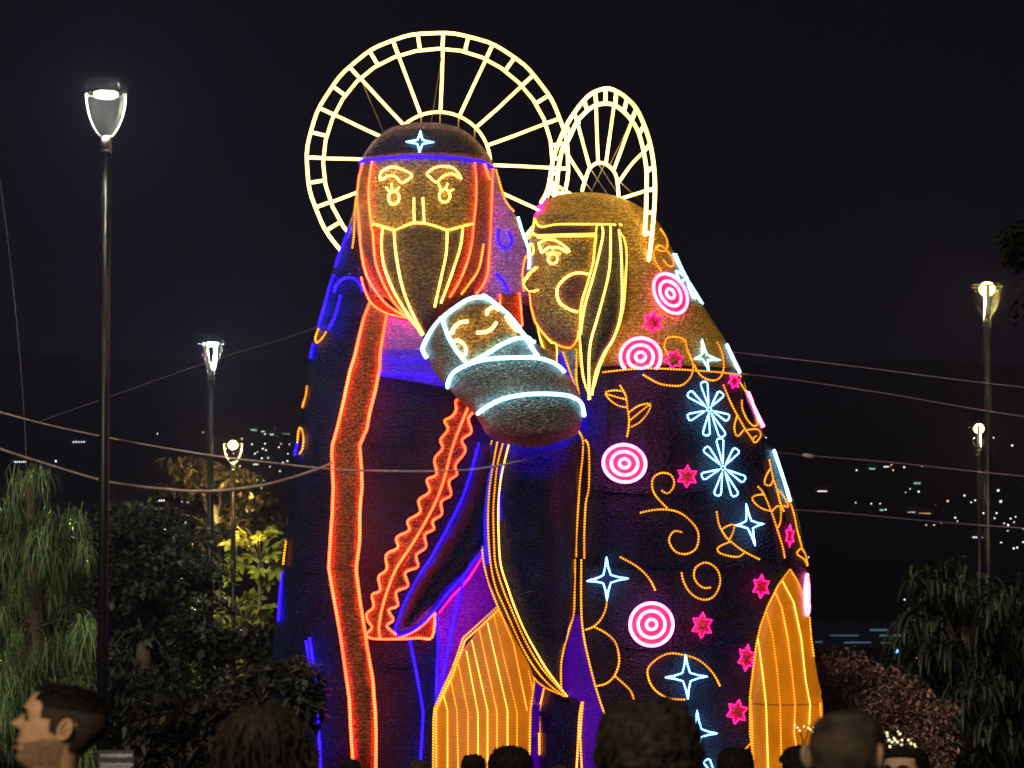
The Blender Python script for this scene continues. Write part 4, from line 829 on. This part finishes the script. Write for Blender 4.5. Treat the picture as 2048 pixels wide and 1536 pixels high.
C_ = cl(d, [(2020, 1175, .8), (2050, 1180, 1), (2010, 1230, .9), (2050, 1250, 1), (2015, 1300, 1), (2050, 1330, 1.1), (2010, 1380, 1), (2050, 1410, 1.1), (2015, 1460, 1.1), (2060, 1500, 1.1), (2090, 1250, 1.1), (2100, 1380, 1.1), (2010, 1530, 1.1)]+[(random.uniform(2000, 2110), v_, random.uniform(.5, .9)) for v_ in range(1190, 1540, 10)], 1.1)
trunk(t, [t.location, P(2072, 1400, d), P(2060, 1190, d)], .14); limbs(t, P(2068, 1330, d), C_[::3], .02)
blades('crown', C_, .52, .050, leaf_mat('foliage_blue_green', (.026, .040, .030), .85), t, 60, .95)
d = 56; t = tree('flowering_shrub', 1740, d, 'dusky pink flowering shrub right of the orange striped skirt', 'shrub')
C_ = cl(d, [(u_+random.uniform(-12, 12), v_+random.uniform(-10, 10), .34) for u_ in range(1640, 1880, 34) for v_ in range(1320, 1580, 32) if v_ > 1315+max(0, u_-1700)*.42], .6)
trunk(t, [t.location, P(1740, 1480, d), P(1730, 1400, d)], .06); limbs(t, P(1738, 1470, d), C_, .014)
leaves('crown', C_, .085, leaf_mat('blossom', (.32, .185, .17), .9), t, 260, 1, .2, .9)
pb = MB(); pb.tube([P(1793, 1304, 57.4), P(1793, 1340, 57.4)], .008, 5)
t = empty('garden_lamp', P(1793, 1302, 57.4)); tag(t, 'tiny blue garden light in front of the drooping tree', 'garden light')
bm = bmesh.new(); bmesh.ops.create_icosphere(bm, subdivisions=2, radius=.036); me = bpy.data.meshes.new('bulb'); bm.to_mesh(me); bm.free(); link('bulb', me, glow_mat('blue_bulb', (.06, .35, 1), 3), t).matrix_parent_inverse = Matrix()
b = MB(); b.tube([(0, 0, -.03), (.02, 0, -1), (0, 0, -t.location.z)], .012, 6); b.build('stem', POLE, t).matrix_parent_inverse = Matrix()
d = 52; t = tree('edge_tree', 2140, d, 'dark leafy tree crown barely showing at the upper right edge')
C_ = cl(d, [(2035, 465, .32), (2055, 490, .4), (2040, 505, .28), (2085, 460, .6), (2095, 520, .6), (2110, 500, .8), (2120, 600, .9)], .6)
trunk(t, [t.location, P(2140, 1000, d), P(2120, 560, d)], .16); limbs(t, P(2122, 640, d), C_, .03)
leaves('crown', C_, .2, leaf_mat('foliage_black_green', (.02, .022, .014), .6), t, 140, 1)
#PEOPLE
# ------------------------------------------------------------------ people
def skin_mat(name, col): return plain(name, col, .48, 0, .12, scale=30, spec=.45)
HAIRB = plain('hair_black', (.014, .010, .008), .7, var=.6, scale=60, spec=.08); HAIRD = plain('hair_brown', (.040, .028, .021), .65, var=.6, scale=60, spec=.15); HAIRG = plain('hair_grey', (.06, .05, .04), .6, var=.6, scale=60)
STUB2 = plain('shaved_hair', (.075, .054, .042), .8, var=.65, scale=18, spec=.1)
FADE = plain('hair_fade', (.060, .038, .026), .8, var=.5, scale=90, spec=.1)
STUB_SHADE = plain('stubble_shade', (.34, .185, .105), .7, var=.4, scale=90)  # stubble colour that also carries the shade along the jaw
PF = [(1.0, .10, -.10), (.985, .20, -.22), (.955, .27, -.33), (.91, .335, -.43), (.85, .385, -.51), (.78, .425, -.56), (.71, .455, -.585), (.66, .452, -.59), (.61, .435, -.585), (.56, .43, -.57), (.51, .435, -.55), (.46, .44, -.52), (.41, .455, -.48), (.36, .468, -.44), (.31, .468, -.40), (.27, .47, -.37), (.235, .46, -.345), (.20, .462, -.325), (.16, .445, -.31), (.11, .452, -.30), (.06, .448, -.295), (.02, .41, -.29), (-.015, .33, -.29)]
WF = [(1.0, .11), (.985, .19), (.955, .26), (.91, .315), (.85, .355), (.78, .382), (.71, .395), (.66, .40), (.61, .40), (.56, .395), (.51, .388), (.46, .38), (.41, .37), (.36, .355), (.31, .34), (.27, .325), (.235, .31), (.20, .295), (.16, .275), (.11, .25), (.06, .22), (.02, .19), (-.015, .185)]
def gs(x, s): return math.exp(-(x/s)**2)
def head_pt(z, f, b, w_, t, face=True, nose=.185):
    ct, st = math.cos(t), math.sin(t); e = 2/2.25
    x = w_*math.copysign(abs(st)**e, st); y = (f if ct > 0 else -b)*math.copysign(abs(ct)**e, ct)
    if face and ct > 0:
        nz = nose*max(0, min(1, (.645-z)/.165))*(1 if z > .475 else max(0, 1-(.475-z)/.055)); y += nz*gs(x, .05+.028*max(0, (.6-z)/.15))
        y -= .055*gs(abs(x)-.165, .085)*gs(z-.585, .05); y += .02*gs(z-.675, .035)*gs(x, .26)
        y += gs(x, .12)*(.032*gs(z-.285, .025)+.036*gs(z-.195, .026)-.045*gs(z-.238, .016))+.02*gs(x, .1)*gs(z-.09, .05)
        y += .018*gs(abs(x)-.21, .08)*gs(z-.46, .08)
    return Vector((x, y, z))
NT = 72
def person(name, u, vchin, d, yaw, label, skin, shirt, trouser, hair, hmat, Hh=.235, beard=False, group=None, tilt=0):
    c = P(u, vchin, d); zc = c.z
    o = empty(name, (c.x, d, 0), yaw); tag(o, label, 'person', group)
    sk = skin_mat('skin_%s' % '_'.join('%d' % (q*100) for q in skin), skin)
    ta, tb2 = math.cos(R(tilt)), math.sin(R(tilt)); pz = .28*Hh
    def TT(p):
        k2 = min(1, max(0, (p.z+.02)/(.12*Hh))) if tilt else 0; c2, s2 = (1-k2)+k2*ta, k2*tb2
        y, z = p.y, p.z-pz; return Vector((p.x, y*c2-z*s2, zc+pz+y*s2+z*c2))
    fz = cat_rom([(a, b_, c_) for a, b_, c_ in PF], 2); wz = cat_rom(WF, 2)
    vs = []; rows = 0
    for (z, f, b_), (_, w_) in zip(fz, wz):
        for k in range(NT): vs.append(TT(head_pt(z, f, b_, w_, 2*math.pi*k/NT)*Hh))
        rows += 1
    k_ = zc/1.53
    for (z, f, b_, w_) in ((-.03, .045, -.068, .056), (-.06, .038, -.07, .055), (-.085, .04, -.078, .060), (-.105, .05, -.09, .085), (-.125, .06, -.10, .13), (-.15, .07, -.11, .18), (-.19, .085, -.115, .205), (-.27, .11, -.115, .20), (-.38, .115, -.11, .175), (-.5, .105, -.10, .155), (-.6, .11, -.11, .165), (-.68, .11, -.125, .175), (-.74, .10, -.12, .17), (-.78, .08, -.09, .15)):
        for k in range(NT):
            t = 2*math.pi*k/NT; ct, st = math.cos(t), math.sin(t); vs.append(Vector((w_*math.copysign(abs(st)**.85, st), (f if ct > 0 else -b_)*math.copysign(abs(ct)**.9, ct), zc+z*k_)))
        rows += 1
    fs = [(i*NT+k, i*NT+(k+1) % NT, (i+1)*NT+(k+1) % NT, (i+1)*NT+k) for i in range(rows-1) for k in range(NT)]
    fs += [tuple(range(NT-1, -1, -1)), tuple((rows-1)*NT+k for k in range(NT))]
    B_ = MB(); B_.add(vs, fs); S_ = MB(); T_ = MB()
    for s in (-1, 1):                      # legs with feet, arms with five-fingered hands
        hip = Vector((s*.085, 0, zc-.74*k_)); an = Vector((s*.11, -.01, .08)); kn = (hip+an)/2+Vector((0, .03, 0))
        B_.tube([hip, kn, an, an-Vector((0, 0, .03))], .07, 10, taper=lambda t: 1-.45*t); T_.tube([hip+Vector((0, 0, .03)), kn, an], .095, 12, taper=lambda t: 1-.3*t)
        B_.tube([an+Vector((0, -.05, -.05)), an+Vector((0, .05, -.045)), an+Vector((0, .17, -.06))], .04, 8)
        sh = Vector((s*.19, 0, zc-.165*k_)); el = Vector((s*.245, -.02, zc-.46*k_)); wr_ = Vector((s*.25, .07, zc-.70*k_))
        B_.tube([sh, el, wr_], .044, 10, taper=lambda t: 1-.4*t); S_.tube([sh+Vector((-s*.02, 0, .005)), sh*.5+el*.5, el], .058, 12, taper=lambda t: 1.05-.15*t)
        pm = wr_+Vector((0, .02, -.09)); B_.tube([wr_, (wr_+pm)/2, pm], .026, 8)
        for i_, L in enumerate((.075, .083, .078, .062)):
            r0 = pm+Vector((0, -.03+.02*i_, .005)); B_.tube([r0, r0+Vector((-s*.006, .008, -L*.55)), r0+Vector((-s*.022, .012, -L))], .0085, 6)
        r0 = wr_+Vector((0, .03, -.035)); B_.tube([r0, r0+Vector((-s*.01, .03, -.03)), r0+Vector((-s*.015, .035, -.06))], .0095, 6)
    body = B_.build('body', sk, None); body.parent = o
    vs2 = []; n2 = 0
    for (z, f, b_, w_) in ((-.088, .052, -.088, .072), (-.105, .062, -.10, .10), (-.125, .072, -.112, .145), (-.15, .082, -.122, .195), (-.19, .097, -.127, .218), (-.27, .122, -.128, .214), (-.38, .128, -.124, .192), (-.5, .122, -.12, .178), (-.6, .125, -.125, .183), (-.7, .125, -.138, .192)):
        for k in range(32):
            t = 2*math.pi*k/32; ct, st = math.cos(t), math.sin(t); q_ = Vector((w_*math.copysign(abs(st)**.85, st), (f if ct > 0 else -b_)*math.copysign(abs(ct)**.9, ct), zc+z*k_)); vs2.append(q_+Vector((1, 1, 0))*noise.noise(q_*7)*.008)
        n2 += 1
    S_.add(vs2, [(i*32+k, i*32+(k+1) % 32, (i+1)*32+(k+1) % 32, (i+1)*32+k) for i in range(n2-1) for k in range(32)])
    S_.build('shirt', plain('cloth_%s' % '_'.join('%d' % (q*100) for q in shirt), shirt, .8, scale=40), None).parent = o
    T_.build('trousers', plain('trouser_%s' % '_'.join('%d' % (q*100) for q in trouser), trouser, .8, scale=40), None).parent = o
    # face: eyes, brows, lips, ears
    for s in (-1, 1):
        eb = MB(); q_ = TT(Vector((s*.158, .385, .585))*Hh)
        me = bpy.data.meshes.new('eye'); bm = bmesh.new(); bmesh.ops.create_uvsphere(bm, u_segments=12, v_segments=8, radius=.0115, matrix=Matrix.Translation(q_-Vector((0, .003, 0)))); bm.to_mesh(me); bm.free()
        link('eye', me, plain('eye_dark', (.05, .035, .03), .2), None).parent = o
        eb.tube([head_pt(.665+.02*math.sin(t*3.1), .4535, -.59, .40, s*(.16+.58*t))*Hh+Vector((0, .002, 0)) for t in [i/7 for i in range(8)]], .0048, 6, taper=lambda t: .55+.9*math.sin(3.14*t*.9+.2)); eb.v = [TT(q) for q in eb.v]; eb.build('eyebrow', hmat, None).parent = o
        eb.v.clear(); eb = MB(); ec = Vector((s*.385, -.15, .50))*Hh; pts = []
        for i in range(20):
            a = 2*math.pi*i/20; rr = 1-.18*max(0, -math.sin(a)); pts.append(ec+Vector((s*(.006+.010*max(0, -math.cos(a+.3))), math.cos(a)*.0175*rr-.006*math.sin(a), math.sin(a)*.031*rr)))
        eb.tube(pts, .0058, 6, True); inn = [ec+(p-ec)*.8-Vector((s*.003, 0, 0)) for p in pts]; eb.add(inn+[ec-Vector((s*.004, 0, 0))], [(i, (i+1) % 20, 20) for i in range(20)])
        eb.tube([ec+Vector((s*.006, -.008, .012)), ec+Vector((s*.007, .002, .002)), ec+Vector((s*.006, .004, -.012))], .004, 6)
        eb.v = [TT(q) for q in eb.v]; eb.build('ear', sk, None).parent = o
    lb = MB()
    for zz_, r_ in ((.278, .0042), (.198, .0052)):
        lb.tube([head_pt(zz_, .466, -.37, .31, -.34+.68*i/10)*Hh+Vector((0, -.0005, 0)) for i in range(11)], r_, 6, taper=lambda t: .35+.8*math.sin(3.14*t))
    lb.v = [TT(q) for q in lb.v]; lb.build('lips', plain('lip_%d' % int(skin[0]*100), (skin[0]*.75, skin[1]*.42, skin[2]*.45), .4), None).parent = o
    SG = [1]
    def shell(nm, test, off, mat, ns=.0, nf=30):
        keep = {}; vs3 = []; fs3 = []
        nr = len(fz)
        def gv(i, k):
            k %= NT
            if (i, k) not in keep:
                (z, f, b_), (_, w_) = fz[i], wz[i]; p = head_pt(z, f, b_, w_, 2*math.pi*k/NT); q_ = Vector((p.x, p.y, (p.z-.55)*.8)).normalized()
                pw_ = p*Hh; keep[(i, k)] = len(vs3); vs3.append(TT(pw_+q_*(off+noise.noise(pw_*nf)*ns+ns*random.uniform(-.3, .3))))
            return keep[(i, k)]
        for i in range(nr-1):
            for k in range(NT):
                t = 2*math.pi*(k+.5)/NT; t = t if t <= math.pi else 2*math.pi-t
                zz0 = (fz[i][0]+fz[i+1][0])/2; jt = noise.noise((zz0*9, t*7, 3.1))
                SG[0] = 1 if 2*math.pi*(k+.5)/NT < math.pi else -1
                if test(zz0+.012*jt, t+.045*noise.noise((zz0*12, t*9, 8.3))): fs3.append((gv(i, k), gv(i, k+1), gv(i+1, k+1), gv(i+1, k)))
        if test(1, 3): fs3.append(tuple(gv(0, k) for k in range(NT)))
        return link(nm, mesh(nm, vs3, fs3), mat, None)
    if hair == 'short':
        shell('hair_fade', lambda z, t: (.60 < z <= .80 and t > 1.22) or (.25 < z <= .62 and t > 2.05) or (.45 < z < .62 and 1.5 < t < 1.68), .004, FADE, .002, 70).parent = o
        shell('hair', lambda z, t: (z > .955 and t > .4) or (z > .93-.02*math.sin(t*9) and t > .75) or (z > .80 and t > .88) or (z > .74 and t > 1.2), .006, hmat, .005, 70).parent = o
        shell('hair_top', lambda z, t: z > .945-.05*(t > .7) and (t > .5 or z > .975), .014, hmat, .009, 60).parent = o
    elif hair == 'shaved':
        shell('hair', lambda z, t: z > .25 and ((SG[0] > 0 and t > 1.25+.5*(z < .66)) or (SG[0] < 0 and t > 2.25-1.9*max(0, z-.8)/.2*(t > 1.2))), .0035, hmat, .0015, 70).parent = o
    elif hair == 'receding':
        shell('hair', lambda z, t: (z > .72 and t > 1.75+max(0, z-.85)*4) or (z > .25 and z <= .72 and t > 1.95), .005, hmat, .004, 70).parent = o
    elif hair in ('full', 'curly', 'long'):
        h_ = shell('hair', lambda z, t: (z > .86 or t > 1.25 or (z > .7 and t > .95)) and (z > .05 or t > 1.6), .028 if hair != 'curly' else .045, hmat, .012 if hair != 'curly' else .028, 45); h_.parent = o
        sb = MB(); Lh = {'full': .05, 'curly': .05, 'long': .22}[hair]
        for _ in range(420 if hair == 'curly' else 200):
            z = random.uniform(.1, 1.0)**.8; t = random.choice((-1, 1))*random.uniform(1.2, math.pi); i = min(range(len(fz)), key=lambda q: abs(fz[q][0]-z)); p = head_pt(fz[i][0], fz[i][1], fz[i][2], wz[i][1], t); q_ = Vector((p.x, p.y, (p.z-.55)*.8)).normalized()
            p0 = p*Hh+q_*(.024 if hair != 'curly' else .045)+Vector((0, 0, zc)); L = Lh*random.uniform(.4, 1); sd_ = Vector((random.uniform(-1, 1), random.uniform(-1, 1), 0))*.35
            sb.tube([p0, p0+q_*L*.25+sd_*L*.3-Vector((0, 0, L*.3)), p0+q_*L*(.25 if hair != 'long' else .12)+sd_*L*.4-Vector((0, 0, L))], .0035 if hair == 'curly' else .005, 4, taper=lambda t: 1-.7*t)
        tag(sb.build('hair_strands', hmat, None), kind='stuff').parent = o
        if hair == 'long':
            tb_ = MB(); R_ = [(.35, .095, -.125), (.1, .10, -.135), (-.2, .105, -.135), (-.5, .11, -.13), (-.9, .10, -.135), (-1.2, .07, -.125)]; vsl = []
            for (z, w_, y_) in R_:
                for k in range(14):
                    a = math.pi*k/13; vsl.append(Vector((-w_*math.cos(a), -.03+(y_+.03)*math.sin(a)+random.uniform(-.004, .004), zc+z*Hh)))
            tb_.add(vsl, [(i*14+k, i*14+k+1, (i+1)*14+k+1, (i+1)*14+k) for i in range(len(R_)-1) for k in range(13)]); tb_.build('hair_length', hmat, None).parent = o
    if beard: shell('stubble_shade', lambda z, t: z < .29-.11*(t < .7)+.13*max(0, t-.9) and z > .0 and t < 1.9 and not (z > .165 and t < .45), .0022, STUB_SHADE, .0012, 90).parent = o  # jaw shade painted in together with the stubble
    return o
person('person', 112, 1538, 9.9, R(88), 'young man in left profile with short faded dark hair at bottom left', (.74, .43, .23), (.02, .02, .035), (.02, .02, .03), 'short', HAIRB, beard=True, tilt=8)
person('person', 1298, 1608, 9.3, R(-8), 'dark curly haired spectator seen from behind before the white star flowers', (.26, .15, .09), (.03, .025, .03), (.02, .02, .03), 'curly', HAIRD, .238)
person('person', 1695, 1603, 9.0, R(-22), 'man with closely shaved head seen from behind in front of the flowering shrub', (.48, .31, .2), (.05, .05, .06), (.02, .02, .03), 'shaved', STUB2)
person('person', 528, 1575, 10.8, R(-15), 'long dark haired woman from behind under the leafy shrub', (.34, .2, .12), (.05, .035, .03), (.02, .02, .03), 'long', HAIRD)
for (u, vt, hw, hr, mt, lb_) in ((1020, 1494, 36, 'full', HAIRB, 'dark round head of a spectator before the orange striped skirt'), (895, 1521, 14, 'full', HAIRB, 'small spectator head at the left foot of the orange striped skirt'), (947, 1513, 17, 'curly', HAIRB, 'curly haired small spectator under the middle of the orange skirt'),
        (922, 1525, 13, 'short', HAIRD, 'tiny spectator head between two others below the orange stripes'), (982, 1524, 13, 'full', HAIRB, 'tiny spectator head touching the big round one before the orange skirt'), (702, 1519, 16, 'full', HAIRB, 'small spectator head below the foot of the red stole'), (838, 1523, 15, 'curly', HAIRD, 'small spectator head below the blue light near the orange skirt'),
        (1118, 1530, 15, 'short', HAIRD, 'small spectator head at the dark gap right of the orange skirt'), (1471, 1497, 31, 'full', HAIRB, 'round dark spectator head left of the right-hand orange skirt'), (742, 1527, 13, 'short', HAIRB, 'tiny spectator head right of the foot of the red stole')):
    dd = .092*F/hw*1.12; Hh = .232; hh = Hh*F/dd; person('spectator', u, vt+hh*1.09, dd, R(random.uniform(-25, 25)), lb_, (.34, .2, .12), random.choice(((.03, .03, .04), (.06, .03, .03), (.05, .05, .05))), (.02, .02, .03), hr, mt, Hh, group='crowd in front of the figures')
BULB = glow_mat('fairy_bulb', (1, .82, .38), 3.0); BULC = glow_mat('fairy_bulb_cool', (.75, 1, .8), 2.2)
def lit_person(u, vt, d, yaw, label, bulbs, stalks, hair, skin):
    hh = .232*F/d; o = person('person', u, vt+hh*1.05, d, yaw, label, skin, (.2, .12, .13), (.03, .03, .04), hair, HAIRB, .232)
    inv = world_of(o).inverted()
    hb_ = empty('light_up_headband'); hb_.parent = o
    ar = MB()
    for st_ in stalks: ar.tube([inv @ P(a, b_, d) for a, b_ in st_], .004, 6)
    a_ = ar.build('band', POLE, None); a_.parent = hb_
    for (a, b_, s, k) in bulbs:
        bm = bmesh.new(); bmesh.ops.create_icosphere(bm, subdivisions=1, radius=s*d/F); me = bpy.data.meshes.new('bulb'); bm.to_mesh(me); bm.free(); me.materials.append(BULC if k else BULB)
        x = bpy.data.objects.new('bulb', me); COL.objects.link(x); x.parent = hb_; x.location = inv @ P(a, b_, d-.02)
    return o
lit_person(1604, 1497, 19, R(40), 'distant spectator wearing a raised light-up headband, left of the balding man', [(1590, 1450, 1.6, 0), (1595, 1455, 1.8, 0), (1599, 1461, 2, 0), (1608, 1453, 1.6, 0), (1617, 1456, 2.2, 0), (1621, 1459, 2, 0), (1626, 1454, 2.2, 0), (1631, 1453, 1.8, 0), (1624, 1463, 1.4, 1)], ['1590,1450 1599,1461 1606,1480 1604,1500'.replace(' ', ' ') and zz('1590,1450 1599,1461 1606,1480 1604,1502'), zz('1631,1452 1618,1458 1611,1480 1606,1502')], 'full', (.4, .25, .15))
lit_person(1806, 1498, 17, R(150), 'spectator in a sparkling light-up headdress right of the balding man', [(1774, 1466, 2.4, 0), (1775, 1472, 2, 1), (1796, 1463, 1.6, 0), (1800, 1468, 2.2, 0), (1778, 1480, 2.4, 0), (1784, 1484, 2.4, 1), (1790, 1480, 2.2, 0), (1795, 1484, 2.2, 0), (1804, 1480, 2.0, 0), (1803, 1490, 2.4, 1), (1805, 1496, 2.0, 0), (1780, 1493, 2.4, 0), (1782, 1499, 2, 1), (1783, 1508, 2.4, 0), (1817, 1480, 2, 0), (1822, 1487, 2.2, 0), (1829, 1489, 2, 0), (1831, 1493, 1.6, 0), (1788, 1476, 1.8, 0)], [zz('1774,1466 1780,1490 1790,1512'), zz('1800,1465 1803,1490 1806,1508'), zz('1816,1478 1830,1492 1822,1510')], 'full', (.48, .3, .22))
# printed notice with two rows of illegible pale lettering
nbp = P(232, 1530, 16); o = empty('notice_board', (nbp.x, 16, 0)); tag(o, 'small dark notice board with two rows of pale print beside the tallest lamp pole', 'sign')
zt_ = P(0, 1500, 16).z
b = MB(); b.box((0, 0, zt_-.2), (.085, .012, .2)); b.build('board', plain('board_dark', (.02, .018, .025), .5), None, False).parent = o
b = MB(); b.tube([(0, .02, 0), (0, .02, zt_-.38)], .02, 8); b.build('stand', POLE, None).parent = o
b = MB()
for row, h_ in ((.026, .009), (.068, .008), (.082, .005)):
    x = -.072
    while x < .07:
        ww = random.uniform(.003, .008); b.box((x+ww, -.0135, zt_-row+random.uniform(-.001, .001)), (ww*.8, .0012, h_*random.uniform(.75, 1))); x += ww*2+.0015
b.build('print', plain('print_pale', (.55, .5, .55), .6), None, False).parent = o
# ------------------------------------------------------------------ night haze: one closed box round everything
zmin = min(v[2] for v in vs_ground)-1; zmax = max(v[2] for v in vs_ground)+15
b = MB(); b.box((0, 2100, (zmin+zmax)/2), (1900, 2220, (zmax-zmin)/2))
hz = b.build('haze', None, None, False); tag(hz, kind='stuff')
m, nt, out = new_mat('night_haze'); pv = node(nt, 'ShaderNodeVolumePrincipled')
pv.inputs['Color'].default_value = (.50, .52, 1, 1); pv.inputs['Density'].default_value = .00014; pv.inputs['Anisotropy'].default_value = .68
nt.links.new(pv.outputs[0], out.inputs['Volume']); hz.data.materials.append(m)
